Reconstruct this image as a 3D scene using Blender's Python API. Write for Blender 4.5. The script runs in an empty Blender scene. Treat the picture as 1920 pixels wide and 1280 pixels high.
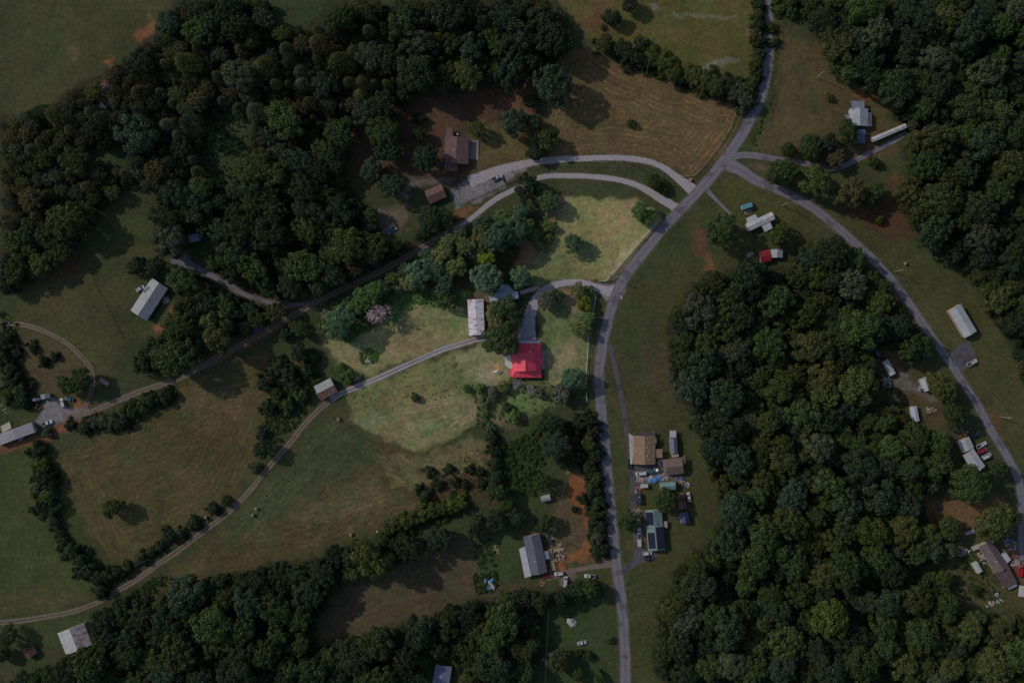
import bpy, bmesh, math, random
import numpy as np
from mathutils import Vector, Matrix

random.seed(7); RNG = np.random.default_rng(7)
sc = bpy.context.scene
COL = sc.collection

# ---------------------------------------------------------------- camera, sky, sun, exposure
S = 0.27            # metres per photograph pixel on the ground
H = 520.0           # height of the drone
cam_d = bpy.data.cameras.new('camera'); cam = bpy.data.objects.new('camera', cam_d); COL.objects.link(cam)
cam.location = (0, 0, H); cam.rotation_euler = (0, 0, 0)
cam_d.sensor_width = 36.0; cam_d.lens = 18.0 * H / (960 * S)
cam_d.clip_start = 1.0; cam_d.clip_end = 20000.0
sc.camera = cam

SUN_EL = math.radians(34); SUN_AZ = Vector((-0.90, 0.433)).normalized()
w = bpy.data.worlds.new('World'); sc.world = w; w.use_nodes = True
wn = w.node_tree; wn.nodes.clear()
sky = wn.nodes.new('ShaderNodeTexSky'); sky.sky_type = 'NISHITA'; sky.sun_disc = False
sky.sun_elevation = SUN_EL; sky.sun_rotation = math.atan2(SUN_AZ.x, SUN_AZ.y)
bgn = wn.nodes.new('ShaderNodeBackground'); bgn.inputs[1].default_value = 0.15
wo = wn.nodes.new('ShaderNodeOutputWorld')
wn.links.new(sky.outputs[0], bgn.inputs[0]); wn.links.new(bgn.outputs[0], wo.inputs[0])
sl = bpy.data.lights.new('sun', 'SUN'); sl.energy = 3.2; sl.angle = math.radians(0.6); sl.color = (1.0, 0.93, 0.83)
so = bpy.data.objects.new('sun', sl); COL.objects.link(so); so.location = (-200, 100, 300)
so.rotation_euler = Vector((-SUN_AZ.x*math.cos(SUN_EL), -SUN_AZ.y*math.cos(SUN_EL), -math.sin(SUN_EL))).to_track_quat('-Z', 'Y').to_euler()
vs = sc.view_settings; vs.view_transform = 'Standard'; vs.look = 'None'; vs.gamma = 1.0; vs.use_curve_mapping = False
vs.exposure = -0.7

# ---------------------------------------------------------------- small helpers
def hgt(x, y):
    return (0.45*np.sin(x*0.031+0.7)*np.cos(y*0.037+0.3) + 0.25*np.sin(x*0.075+y*0.05) + 0.06*np.sin(x*0.31-y*0.22)*np.sin(y*0.27+1.0))
def at(px, py, z=0.0):
    k = S*(1 - z/H)
    return Vector(((px-960)*k, (640-py)*k, z))
def gz(x, y): return float(hgt(x, y))

def nodes(m):
    m.use_nodes = True; n = m.node_tree; n.nodes.clear(); return n
def nn(t, typ, **kw):
    n = t.nodes.new(typ)
    for k, v in kw.items(): setattr(n, k, v)
    return n
def principled(t, rough=0.8, spec=0.3):
    b = nn(t, 'ShaderNodeBsdfPrincipled'); o = nn(t, 'ShaderNodeOutputMaterial')
    b.inputs['Roughness'].default_value = rough; b.inputs['Specular IOR Level'].default_value = spec
    t.links.new(b.outputs[0], o.inputs[0]); return b
def mixc(t, fac, a, b, mode='MIX'):
    m = nn(t, 'ShaderNodeMix', data_type='RGBA', blend_type=mode)
    for s, v in ((0, fac), (6, a), (7, b)):
        if isinstance(v, (int, float)): m.inputs[s].default_value = v
        elif isinstance(v, tuple): m.inputs[s].default_value = v if len(v) == 4 else v+(1,)
        else: t.links.new(v, m.inputs[s])
    return m.outputs[2]
def noise(t, scale, detail=4, rough=0.6, vec=None, dist=0.0):
    n = nn(t, 'ShaderNodeTexNoise'); n.inputs['Scale'].default_value = scale; n.inputs['Detail'].default_value = detail
    n.inputs['Roughness'].default_value = rough; n.inputs['Distortion'].default_value = dist
    if vec is not None: t.links.new(vec, n.inputs['Vector'])
    return n.outputs[0]
def mr(t, v, a, b, c, d):
    n = nn(t, 'ShaderNodeMapRange'); t.links.new(v, n.inputs[0])
    for i, q in enumerate((a, b, c, d)): n.inputs[1+i].default_value = q
    return n.outputs[0]
def math_n(t, op, a, b=None):
    n = nn(t, 'ShaderNodeMath', operation=op)
    for i, v in enumerate((a, b)):
        if v is None: continue
        if isinstance(v, (int, float)): n.inputs[i].default_value = v
        else: t.links.new(v, n.inputs[i])
    return n.outputs[0]
def bump(t, b, height, strength=0.5, dist=0.1):
    n = nn(t, 'ShaderNodeBump'); n.inputs['Strength'].default_value = strength; n.inputs['Distance'].default_value = dist
    t.links.new(height, n.inputs['Height']); t.links.new(n.outputs[0], b.inputs['Normal'])
def objco(t): return nn(t, 'ShaderNodeTexCoord').outputs['Object']

MATS = {}
def paint(col, rough=0.6, var=0.18, spec=0.3, metal=0.0, sc_=1.2):
    """painted / plain surface with uneven weathering"""
    key = ('p', col, rough, var, metal)
    if key in MATS: return MATS[key]
    m = bpy.data.materials.new('weathered_paint'); t = nodes(m); b = principled(t, rough, spec)
    v = objco(t); n = noise(t, sc_, 5, 0.65, v)
    c = mixc(t, mr(t, n, 0.3, 0.7, 0, 1), tuple(x*(1-var) for x in col), tuple(min(1, x*(1+var)) for x in col))
    t.links.new(c, b.inputs['Base Color']); b.inputs['Metallic'].default_value = metal
    t.links.new(mr(t, n, 0.3, 0.7, rough-0.1, min(1, rough+0.1)), b.inputs['Roughness'])
    MATS[key] = m; return m
def metal_roof(col, rust=0.0, rustcol=(0.16, 0.055, 0.03), rough=0.45, pitch=0.45, stain=0.2):
    """ribbed sheet roof; ribs run down the slope (local y), rust streaks follow them"""
    key = ('m', col, rust, rough, pitch, stain, rustcol)
    if key in MATS: return MATS[key]
    m = bpy.data.materials.new('sheet_metal_roof'); t = nodes(m); b = principled(t, rough, 0.4)
    v = objco(t); sep = nn(t, 'ShaderNodeSeparateXYZ'); t.links.new(v, sep.inputs[0])
    rib = math_n(t, 'SINE', math_n(t, 'MULTIPLY', sep.outputs[0], 2*math.pi/pitch))
    mp = nn(t, 'ShaderNodeMapping'); t.links.new(v, mp.inputs[0]); mp.inputs['Scale'].default_value = (1.0, 0.22, 1.0)
    n1 = noise(t, 1.1, 6, 0.7, mp.outputs[0]); n2 = noise(t, 0.35, 4, 0.6, v)
    sheet = nn(t, 'ShaderNodeTexWhiteNoise', noise_dimensions='1D')
    t.links.new(math_n(t, 'FLOOR', math_n(t, 'MULTIPLY', sep.outputs[0], 1/0.9)), sheet.inputs['W'])
    c = mixc(t, mr(t, n2, 0.3, 0.7, 0, 1), tuple(x*(1-stain) for x in col), col)
    c = mixc(t, 1.0, c, mixc(t, sheet.outputs[0], (0.9, 0.9, 0.9), (1, 1, 1)), 'MULTIPLY')
    if rust > 0:
        msk = mr(t, n1, 0.62-0.3*rust, 0.72-0.25*rust, 0, 1)
        c = mixc(t, msk, c, rustcol)
    t.links.new(c, b.inputs['Base Color']); bump(t, b, rib, 0.5, 0.04)
    MATS[key] = m; return m
def shingle(col, var=0.25):
    key = ('s', col, var)
    if key in MATS: return MATS[key]
    m = bpy.data.materials.new('asphalt_shingle'); t = nodes(m); b = principled(t, 0.9, 0.2)
    v = objco(t); br = nn(t, 'ShaderNodeTexBrick'); t.links.new(v, br.inputs[0]); br.inputs['Scale'].default_value = 2.2
    for i, f in ((1, 1-var), (2, 1+var)): br.inputs[i].default_value = tuple(x*f for x in col)+(1,)
    br.inputs[3].default_value = tuple(x*0.6 for x in col)+(1,); br.inputs['Mortar Size'].default_value = 0.015
    n = noise(t, 0.5, 5, 0.65, v)
    c = mixc(t, 1.0, br.outputs[0], mixc(t, mr(t, n, 0.3, 0.7, 0, 1), (0.8, 0.78, 0.76), (1.1, 1.1, 1.1)), 'MULTIPLY')
    t.links.new(c, b.inputs['Base Color']); bump(t, b, br.outputs[1], 0.4, 0.03)
    MATS[key] = m; return m
def glass():
    if 'glass' in MATS: return MATS['glass']
    m = bpy.data.materials.new('dark_glass'); t = nodes(m); b = principled(t, 0.3, 0.35)
    b.inputs['Base Color'].default_value = (0.015, 0.02, 0.025, 1); MATS['glass'] = m; return m
def solar():
    if 'solar' in MATS: return MATS['solar']
    m = bpy.data.materials.new('solar_glass'); t = nodes(m); b = principled(t, 0.3, 0.35)
    v = objco(t); br = nn(t, 'ShaderNodeTexBrick'); t.links.new(v, br.inputs[0]); br.inputs['Scale'].default_value = 6; br.offset = 0
    br.inputs[1].default_value = (0.008, 0.011, 0.03, 1); br.inputs[2].default_value = (0.012, 0.015, 0.04, 1); br.inputs[3].default_value = (0.05, 0.05, 0.07, 1)
    br.inputs['Mortar Size'].default_value = 0.02
    t.links.new(br.outputs[0], b.inputs['Base Color']); MATS['solar'] = m; return m
def carpaint(col):
    key = ('c', col)
    if key in MATS: return MATS[key]
    m = bpy.data.materials.new('car_paint'); t = nodes(m); b = principled(t, 0.35, 0.5)
    n = noise(t, 2.0, 4, 0.6, objco(t))
    t.links.new(mixc(t, n, tuple(x*0.8 for x in col), col), b.inputs['Base Color']); b.inputs['Coat Weight'].default_value = 0.3
    MATS[key] = m; return m

class MB:
    """collects shapes and links them as ONE mesh object"""
    def __init__(s): s.v = []; s.f = []
    def poly(s, pts, faces):
        o = len(s.v); s.v += [tuple(p) for p in pts]; s.f += [tuple(i+o for i in f) for f in faces]; return s
    def box(s, c, d, rz=0.0, top=1.0):
        cx, cy, cz = c; x, y, z = d[0]/2, d[1]/2, d[2]/2; ca, sa = math.cos(rz), math.sin(rz); P = []
        for zz, k in ((-z, 1.0), (z, top)):
            for xx, yy in ((-x, -y), (x, -y), (x, y), (-x, y)):
                xx *= k; yy *= k; P.append((cx+xx*ca-yy*sa, cy+xx*sa+yy*ca, cz+zz))
        return s.poly(P, [(3, 2, 1, 0), (4, 5, 6, 7), (0, 1, 5, 4), (1, 2, 6, 5), (2, 3, 7, 6), (3, 0, 4, 7)])
    def slab(s, q, th):
        """a plate under quad q (counter-clockwise seen from above), thickness th"""
        P = [Vector(p) for p in q]; n = len(P)
        return s.poly([tuple(p) for p in P]+[(p.x, p.y, p.z-th) for p in P],
                      [tuple(range(n)), tuple(reversed(range(n, 2*n)))]+[(i, i+n, (i+1) % n+n, (i+1) % n) for i in range(n)])
    def prism(s, prof, y0, y1):
        """profile of (x,z) swept along y"""
        n = len(prof)
        return s.poly([(x, y0, z) for x, z in prof]+[(x, y1, z) for x, z in prof],
                      [tuple(range(n)), tuple(reversed(range(n, 2*n)))]+[((i+1) % n, i, i+n, (i+1) % n+n) for i in range(n)])
    def tube(s, pts, rad, n=6):
        pts = [Vector(p) for p in pts]; R = rad if isinstance(rad, (list, tuple)) else [rad]*len(pts); rings = []
        for i, p in enumerate(pts):
            d = (pts[min(i+1, len(pts)-1)]-pts[max(i-1, 0)]).normalized()
            a = d.cross(Vector((0, 0, 1)) if abs(d.z) < 0.9 else Vector((1, 0, 0))).normalized(); b = d.cross(a)
            rings.append([p+(a*math.cos(2*math.pi*k/n)+b*math.sin(2*math.pi*k/n))*R[i] for k in range(n)])
        P = [q for r in rings for q in r]; F = []
        for i in range(len(pts)-1):
            for k in range(n): F.append((i*n+k, i*n+(k+1) % n, (i+1)*n+(k+1) % n, (i+1)*n+k))
        F.append(tuple(reversed(range(n)))); F.append(tuple(range((len(pts)-1)*n, len(pts)*n)))
        return s.poly(P, F)
    def mesh(s, name, mat, smooth=False):
        me = bpy.data.meshes.new(name); me.from_pydata([tuple(v) for v in s.v], [], s.f); me.materials.append(mat)
        if smooth: me.polygons.foreach_set('use_smooth', [True]*len(me.polygons))
        me.update(); return me
    def build(s, name, mat, parent=None, smooth=False):
        return link(name, s.mesh(name, mat, smooth), parent)
def link(name, me, parent=None):
    o = bpy.data.objects.new(name, me); COL.objects.link(o)
    if parent is not None: o.parent = parent
    return o
def tag(o, label, cat, group=None):
    o['label'] = label; o['category'] = cat
    if group: o['group'] = group
    return o
def thing(name, label, cat, loc, rz=0.0, group=None):
    o = bpy.data.objects.new(name, None); COL.objects.link(o); o.empty_display_size = 0.5
    o.location = loc; o.rotation_euler = (0, 0, rz); return tag(o, label, cat, group)
def struct(o, kind='structure', label=None):
    o['kind'] = kind
    if label: o['label'] = label
    return o
def tolocal(th, p):
    a = -th.rotation_euler.z; d = Vector(p)-th.location
    return Vector((d.x*math.cos(a)-d.y*math.sin(a), d.x*math.sin(a)+d.y*math.cos(a), d.z))

# polygons in photograph pixels, evaluated on arrays
def sdist(P, X, Y):
    """signed distance in pixels, positive inside"""
    P = np.asarray(P, float); d = np.full(X.shape, 1e9); ins = np.zeros(X.shape, bool); n = len(P)
    for i in range(n):
        a, b = P[i], P[(i+1) % n]; e = b-a; L = max(e@e, 1e-9)
        t = np.clip(((X-a[0])*e[0]+(Y-a[1])*e[1])/L, 0, 1)
        d = np.minimum(d, np.hypot(X-a[0]-t*e[0], Y-a[1]-t*e[1]))
        c = (a[1] > Y) != (b[1] > Y)
        if e[1] != 0: ins ^= c & (X < (Y-a[1])/e[1]*e[0]+a[0])
    return np.where(ins, d, -d)
def ldist(P, X, Y):
    P = np.asarray(P, float); d = np.full(X.shape, 1e9)
    for a, b in zip(P[:-1], P[1:]):
        e = b-a; L = max(e@e, 1e-9); t = np.clip(((X-a[0])*e[0]+(Y-a[1])*e[1])/L, 0, 1)
        d = np.minimum(d, np.hypot(X-a[0]-t*e[0], Y-a[1]-t*e[1]))
    return d
def pts(s):
    q = [float(v) for v in s.replace(',', ' ').split()]; return list(zip(q[0::2], q[1::2]))
def smooth_line(P, step=6.0):
    P = [Vector(p) for p in P]; out = []
    for i in range(len(P)-1):
        p0, p1, p2, p3 = P[max(i-1, 0)], P[i], P[i+1], P[min(i+2, len(P)-1)]
        n = max(2, int((p2-p1).length/step))
        for k in range(n):
            t = k/n
            out.append(0.5*((2*p1)+(p2-p0)*t+(2*p0-5*p1+4*p2-p3)*t*t+(3*p1-p0-3*p2+p3)*t*t*t))
    out.append(P[-1]); return [(p.x, p.y) for p in out]
def vnoise(X, Y, s, seed=0):
    """cheap smooth value noise on arrays, about -1..1"""
    r = np.random.default_rng(seed); G = r.uniform(-1, 1, (64, 64)); u = X/s+1000; v = Y/s+1000
    i = np.floor(u).astype(int); j = np.floor(v).astype(int); f = u-i; g = v-j; f = f*f*(3-2*f); g = g*g*(3-2*g)
    a = G[i % 64, j % 64]; b = G[(i+1) % 64, j % 64]; c = G[i % 64, (j+1) % 64]; d = G[(i+1) % 64, (j+1) % 64]
    return (a*(1-f)+b*f)*(1-g)+(c*(1-f)+d*f)*g
# ---------------------------------------------------------------- the lie of the land (all outlines in photograph pixels)
MAIN = pts("1436,-60 1438,0 1441,40 1442,90 1437,140 1425,185 1406,225 1385,262 1358,300 1330,335 1297,372 1262,408 1235,438 1203,478 1176,513 1157,548 1144,586 1134,622 1127,660 1123,700 1124,725 1127,770 1131,810 1136,860 1142,920 1148,980 1154,1040 1161,1090 1166,1130 1171,1200 1173,1280 1174,1340")
EAST = pts("1352,306 1385,318 1420,340 1455,355 1490,371 1526,392 1579,434 1632,482 1675,527 1712,580 1752,639 1773,667 1800,709 1829,754 1861,810 1890,858 1909,895 1915,932 1917,980 1918,1050")
NEDRIVE = pts("1362,296 1396,291 1430,295 1460,300 1500,305 1540,313 1569,316 1606,300 1648,279 1686,258 1700,248")
DRIVE_A = pts("1302,360 1285,345 1262,327 1240,312 1205,300 1160,296 1100,297 1040,300 1000,304 960,313 930,322 900,334 880,342")
DRIVE_B = pts("1272,392 1240,373 1200,350 1160,337 1110,331 1060,329 1020,331 985,345 955,360 930,373 905,392 878,414 850,430 820,448 785,468 735,497 690,520 645,541 600,562 580,573 545,594 500,621 450,648 400,675 360,697 320,715 260,735 200,760 160,776 120,782")
LEFT_DRIVE = pts("590,566 560,571 540,572 500,565 457,551 425,532 385,511 345,490 324,483")
LANE = pts("912,633 890,637 870,643 830,655 790,672 750,690 710,708 670,725 640,737 620,750 595,770 570,797 540,835 510,868 480,905 450,940 410,975 370,1005 330,1035 290,1062 250,1090 215,1110 180,1130 140,1145 90,1155 40,1163 -30,1170")
PROPDRIVE = pts("1166,545 1142,546 1120,540 1097,531 1072,529 1045,533 1020,545 1004,563 995,588 989,612 987,642")
LOOP = pts("1134,642 1145,652 1151,680 1157,705 1163,735 1168,760 1175,810 1182,858 1186,906 1188,953 1193,998 1196,1028 1190,1052 1174,1067 1160,1070")
SHORT = pts("1325,356 1340,372 1356,388 1370,402")
SOUTHDRIVE = pts("1152,1055 1140,1057 1109,1063 1071,1070 1045,1078 1025,1084")
FARMTRACK = pts("-20,608 0,607 40,608 80,620 120,640 150,665 170,690 175,720 165,750 152,776")

WOODS = {
 'nw': pts("0,225 60,208 130,172 190,140 240,105 290,68 318,25 340,0 500,0 520,40 560,40 640,0 1040,0 1066,50 1075,95 1040,120 1000,150 940,152 880,160 800,172 770,195 735,205 700,215 655,240 648,270 640,320 655,350 690,395 740,440 800,425 850,402 866,418 735,488 600,552 520,562 460,545 400,512 385,498 400,470 335,468 300,480 285,430 278,400 300,362 250,345 212,370 172,420 140,450 118,490 70,515 40,545 0,560"),
 'lane': pts("322,500 360,505 420,545 500,580 520,585 470,618 420,645 365,675 300,700 265,690 275,650 315,615 330,570"),
 'ne': pts("1450,0 1500,14 1530,60 1545,100 1562,130 1600,150 1650,175 1680,215 1700,250 1702,290 1690,340 1682,380 1712,430 1755,465 1820,512 1850,560 1878,620 1905,680 1920,720 1930,720 1930,-10 1450,-10"),
 'mid': pts("1480,500 1500,455 1540,440 1580,452 1622,490 1660,528 1695,580 1735,640 1745,655 1700,640 1668,655 1630,655 1640,700 1650,745 1695,775 1705,800 1755,808 1785,850 1790,890 1760,915 1720,925 1735,960 1755,1005 1800,1030 1770,1050 1690,1068 1720,1085 1762,1070 1770,1110 1800,1150 1850,1150 1930,1155 1930,1290 1238,1290 1228,1225 1232,1150 1250,1095 1282,1052 1335,1015 1352,960 1334,900 1322,850 1292,780 1262,720 1248,640 1252,590 1292,555 1325,512 1400,500"),
 'south': pts("222,1122 285,1112 350,1094 420,1080 520,1060 600,1040 680,1012 720,998 780,996 800,1016 765,1052 700,1072 640,1096 610,1130 592,1175 580,1200 600,1222 625,1200 690,1192 760,1172 830,1142 920,1122 980,1110 1060,1094 1130,1092 1142,1108 1095,1128 1024,1140 1008,1190 1008,1240 985,1290 855,1290 850,1240 812,1232 800,1290 -10,1290 60,1256 110,1244 172,1216 172,1160"),
}
GLADES = [pts("508,55 560,55 650,8 640,0 520,0"), pts("376,225 420,200 462,232 470,270 440,345 385,350 378,290"), pts("150,276 235,274 240,304 170,316"), pts("425,118 500,72 512,84 440,130"),
          pts("800,1225 856,1232 850,1290 795,1290"), pts("690,410 780,410 770,450 715,455"), pts("355,425 398,425 398,470 350,470")]

# ground colours: (outline, colour, feather px, ragged px).  Albedos, raised on the property and lowered around it to imitate brighter light
LIT_GRASS = (0.26, 0.215, 0.105)  # property grass tone, raised to imitate brighter light
ZONES = [
 (pts("-10,-10 345,-10 290,66 190,138 60,206 -10,225"), (0.0672, 0.0705, 0.0295), 8, 10),
 (pts("1030,-10 1432,-10 1428,190 1390,190 1300,140 1150,85 1105,72"), (0.1107, 0.0984, 0.0344), 6, 8),
 (pts("1100,8 1150,5 1160,40 1150,62 1110,55"), (0.144, 0.0765, 0.0432), 14, 18),
 (pts("1046,98 1110,88 1170,125 1392,207 1372,262 1330,312 1295,338 1240,303 1160,290 1030,296 1012,230 1030,190"), (0.1395, 0.0972, 0.0468), 5, 6),
 (pts("1446,25 1535,85 1590,150 1650,178 1690,240 1690,300 1480,292 1410,282 1442,180"), (0.1025, 0.0787, 0.0377), 8, 10),
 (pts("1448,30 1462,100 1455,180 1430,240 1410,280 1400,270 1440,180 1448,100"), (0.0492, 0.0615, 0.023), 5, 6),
 (pts("655,240 735,205 800,172 990,155 1010,230 1010,296 900,330 850,350 760,330 720,330 650,350"), (0.0943, 0.0574, 0.0369), 10, 14),
 (pts("880,235 1000,225 1008,296 890,322"), (0.1189, 0.0902, 0.041), 12, 10),
 (pts("940,170 1000,180 995,225 940,215"), (0.144, 0.0765, 0.0495), 14, 12),
 (pts("152,452 215,372 300,365 285,430 330,490 250,520 245,600 320,620 235,640"), (0.064, 0.0681, 0.0279), 6, 8),
 (pts("5,605 60,522 130,500 150,455 235,632 205,720 172,690 150,660 80,618"), (0.0754, 0.0705, 0.0312), 6, 8),
 (pts("125,470 150,460 160,500 120,520 105,515"), (0.1066, 0.0656, 0.0369), 10, 8),
 (pts("15,620 80,628 140,665 165,700 160,745 60,735 30,680"), (0.0902, 0.0697, 0.0369), 8, 8),
 (pts("100,850 180,825 330,722 480,660 560,680 605,705 520,790 492,850 425,960 330,1012 225,1066 190,1045 140,950"), (0.0918, 0.0763, 0.0344), 6, 8),
 (pts("330,745 420,715 470,760 440,800 350,790"), (0.1148, 0.0861, 0.0451), 18, 16),
 (pts("640,760 790,850 935,830 945,920 870,940 720,985 600,1030 420,1075 310,1112 285,1102 440,968 565,830"), (0.0918, 0.0738, 0.0353), 8, 8),
 (pts("590,800 680,800 720,850 560,930 480,1000 400,1040 430,985 540,860"), (0.0656, 0.0804, 0.0353), 18, 18),
 (pts("-10,835 85,830 140,950 195,1095 100,1152 -10,1160"), (0.064, 0.0754, 0.0271), 6, 8),
 (pts("-10,1105 110,1105 185,1115 130,1140 -10,1158"), (0.0804, 0.0771, 0.0344), 5, 6),
 (pts("-10,1170 180,1142 170,1170 110,1190 60,1240 -10,1250"), (0.0574, 0.0697, 0.0279), 6, 8),
 (pts("590,1190 612,1132 760,1058 830,1012 900,1000 985,1108 900,1122 760,1172 640,1192 605,1215"), (0.0943, 0.0738, 0.0451), 8, 10),
 (pts("890,1020 975,1000 975,1085 930,1100 900,1070"), (0.0541, 0.082, 0.0295), 12, 10),
 (pts("930,840 1010,800 1020,880 1000,930 940,920"), (0.041, 0.0779, 0.018), 8, 10),
 (pts("785,880 900,840 935,880 930,930 860,950 780,965"), (0.0861, 0.0558, 0.0328), 12, 14),
 (pts("1040,925 1062,885 1100,880 1125,1050 1040,1062 1030,1000"), (0.1025, 0.0779, 0.041), 12, 12),
 (pts("1060,905 1085,880 1102,900 1105,960 1112,1020 1118,1045 1085,1048 1070,1038 1100,1010 1085,960 1065,945"), (0.225, 0.0945, 0.0405), 7, 9),
 (pts("1064,1038 1090,1035 1088,1052 1068,1052"), (0.225, 0.099, 0.045), 5, 6),
 (pts("1044,1048 1058,1045 1062,1072 1050,1074"), (0.216, 0.09, 0.0405), 5, 5),
 (pts("1030,1140 1150,1110 1160,1290 1000,1290 1010,1200"), (0.0508, 0.0697, 0.0271), 8, 8),
 (pts("1150,600 1200,530 1290,425 1340,365 1400,335 1470,370 1540,430 1500,460 1400,500 1320,515 1250,590 1245,650 1262,720 1325,850 1352,950 1335,1012 1280,1050 1228,1150 1225,1290 1185,1290 1178,1100 1160,900 1145,780 1138,680"), (0.0672, 0.0705, 0.0295), 6, 6),
 (pts("1345,350 1400,340 1500,392 1530,430 1450,430 1380,400"), (0.0779, 0.0787, 0.0279), 10, 10),
 (pts("1200,640 1235,620 1262,720 1250,760 1215,720"), (0.0861, 0.0697, 0.0369), 16, 14),
 (pts("1300,428 1330,425 1325,470 1345,500 1310,480"), (0.135, 0.0675, 0.0432), 6, 7),
 (pts("1325,478 1345,492 1352,510 1325,500"), (0.18, 0.099, 0.054), 6, 6),
 (pts("1560,395 1650,440 1720,470 1790,520 1850,570 1905,690 1930,760 1930,900 1870,810 1790,680 1700,540 1610,440"), (0.0722, 0.0738, 0.0295), 6, 8),
 (pts("1580,380 1680,370 1710,450 1650,450"), (0.1066, 0.0574, 0.0328), 14, 14),
 (pts("1672,330 1700,325 1705,370 1680,385"), (0.153, 0.072, 0.0432), 8, 8),
 (pts("1600,170 1645,175 1640,195 1610,190"), (0.216, 0.09, 0.045), 7, 8),
 (pts("1640,640 1745,690 1800,840 1790,880 1700,790 1645,720"), (0.0943, 0.0738, 0.0377), 10, 12),
 (pts("1655,640 1700,655 1690,690 1660,665"), (0.18, 0.09, 0.045), 8, 10),
 (pts("1725,935 1820,925 1900,940 1905,985 1800,1015 1750,985"), (0.153, 0.09, 0.045), 10, 12),
 (pts("1775,1030 1840,1010 1925,1040 1925,1145 1820,1130 1780,1080"), (0.082, 0.0779, 0.0344), 8, 10),
 (pts("1885,1020 1930,1010 1930,1110 1900,1090"), (0.153, 0.0855, 0.054), 8, 10),
 (pts("1830,740 1860,770 1890,830 1875,830 1840,775"), (0.1148, 0.0697, 0.0369), 6, 8),
 # the property in the middle: mown pasture, lightened to paint brighter light into its colour
 (pts("1040,368 1198,374 1244,412 1175,500 1130,526 1050,526 975,512 985,490 1032,455 1020,400"), (0.262, 0.236, 0.105), 4, 5),
 (pts("985,500 1060,480 1100,510 1080,528 990,528"), (0.17, 0.192, 0.079), 16, 14),
 (pts("1150,495 1232,412 1236,416 1150,520 1135,526"), (0.385, 0.309, 0.167), 7, 6),
 (pts("985,440 1040,395 1050,410 1030,470 985,500 965,500"), (0.226, 0.142, 0.09), 7, 7),
 (pts("1018,375 1060,372 1060,405 1025,400"), (0.215, 0.161, 0.108), 6, 6),
 (pts("1008,560 1040,545 1112,548 1112,620 1098,725 1020,725 1010,640"), (0.17, 0.185, 0.084), 5, 5),
 (pts("1035,660 1080,640 1085,700 1045,715 1030,690"), (0.283, 0.235, 0.132), 12, 10),
 (pts("1050,540 1085,550 1088,590 1060,565"), (0.283, 0.21, 0.132), 7, 7),
 (pts("600,625 690,625 770,572 860,572 905,590 905,634 800,662 690,706 640,700"), (0.232, 0.216, 0.098), 7, 8),
 (pts("730,570 800,540 870,550 870,580 780,575 720,605"), (0.113, 0.198, 0.06), 8, 10),
 (pts("668,660 690,652 710,662 705,680 680,684"), (0.158, 0.284, 0.066), 5, 5),
 (pts("640,740 760,692 850,655 880,700 890,735 760,762 660,782"), (0.181, 0.182, 0.075), 7, 9),
 (pts("838,668 905,645 945,650 955,720 900,722 860,705"), (0.226, 0.222, 0.108), 7, 8),
 (pts("915,670 945,665 950,712 900,722 895,690"), (0.294, 0.247, 0.15), 7, 8),
 (pts("921,684 938,684 941,697 924,697"), (0.435, 0.222, 0.072), 3, 4),
 (pts("655,788 760,752 850,735 900,745 905,790 795,848 720,818"), (0.21, 0.19, 0.09), 5, 6),
 (pts("790,790 835,778 842,800 800,815"), (0.17, 0.235, 0.115), 12, 12),
 (pts("665,780 720,765 722,785 690,800"), (0.18, 0.225, 0.115), 12, 12),
 (pts("895,725 1030,715 1060,755 930,800 905,790"), (0.153, 0.173, 0.075), 7, 8),
 (pts("950,745 990,735 1000,765 965,775"), (0.15, 0.2, 0.07), 7, 8),
 (pts("870,565 905,540 960,565 975,640 905,650"), (0.17, 0.123, 0.084), 7, 8),
 (pts("720,850 800,862 900,835 915,870 830,900 740,905"), (0.15, 0.128, 0.06), 12, 22),
 (pts("600,930 700,900 760,940 640,985 560,990"), (0.12, 0.1, 0.05), 14, 22),
 (pts("1060,470 1110,440 1130,480 1090,505"), (0.2, 0.21, 0.09), 12, 16), (pts("1120,390 1180,385 1190,420 1140,430"), (0.3, 0.245, 0.12), 12, 16),
 (pts("700,640 760,610 800,640 740,670"), (0.26, 0.2, 0.105), 12, 16), (pts("800,590 860,590 870,615 810,625"), (0.17, 0.19, 0.08), 12, 16), (pts("640,650 680,640 690,690 650,690"), (0.26, 0.2, 0.12), 10, 14),
 (pts("1015,590 1050,580 1060,640 1020,640"), (0.15, 0.185, 0.075), 10, 14), (pts("700,745 760,725 780,745 720,765"), (0.2, 0.17, 0.08), 10, 14), (pts("850,760 895,750 900,785 860,800"), (0.27, 0.215, 0.12), 8, 12),
 (pts("930,790 990,770 1000,785 940,805"), (0.16, 0.13, 0.07), 8, 10),
 # worn and rocky places
 (pts("1305,128 1330,112 1368,104 1385,107 1360,118 1320,132"), (0.2, 0.17, 0.13), 4, 6),
 (pts("1218,8 1232,5 1232,20 1220,22"), (0.2, 0.17, 0.13), 4, 4),
 (pts("1262,24 1300,20 1370,30 1385,24 1370,34 1300,26 1262,30"), (0.18, 0.16, 0.11), 4, 5),
 (pts("1400,55 1415,55 1412,72 1400,70"), (0.2, 0.1, 0.07), 4, 5),
 (pts("252,65 275,50 288,25 290,68 268,88"), (0.21, 0.095, 0.048), 5, 8),
 (pts("165,170 200,148 212,150 188,172 160,185"), (0.23, 0.08, 0.05), 6, 8),
 (pts("195,118 210,112 210,128"), (0.25, 0.1, 0.05), 5, 6),
 (pts("125,92 150,92 150,110 128,112"), (0.14, 0.095, 0.055), 8, 8),
 (pts("322,572 345,566 335,590 318,610 290,632 288,618 308,602"), (0.2, 0.095, 0.05), 5, 8),
 (pts("855,392 895,388 880,405 862,412"), (0.21, 0.1, 0.05), 4, 6),
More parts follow.
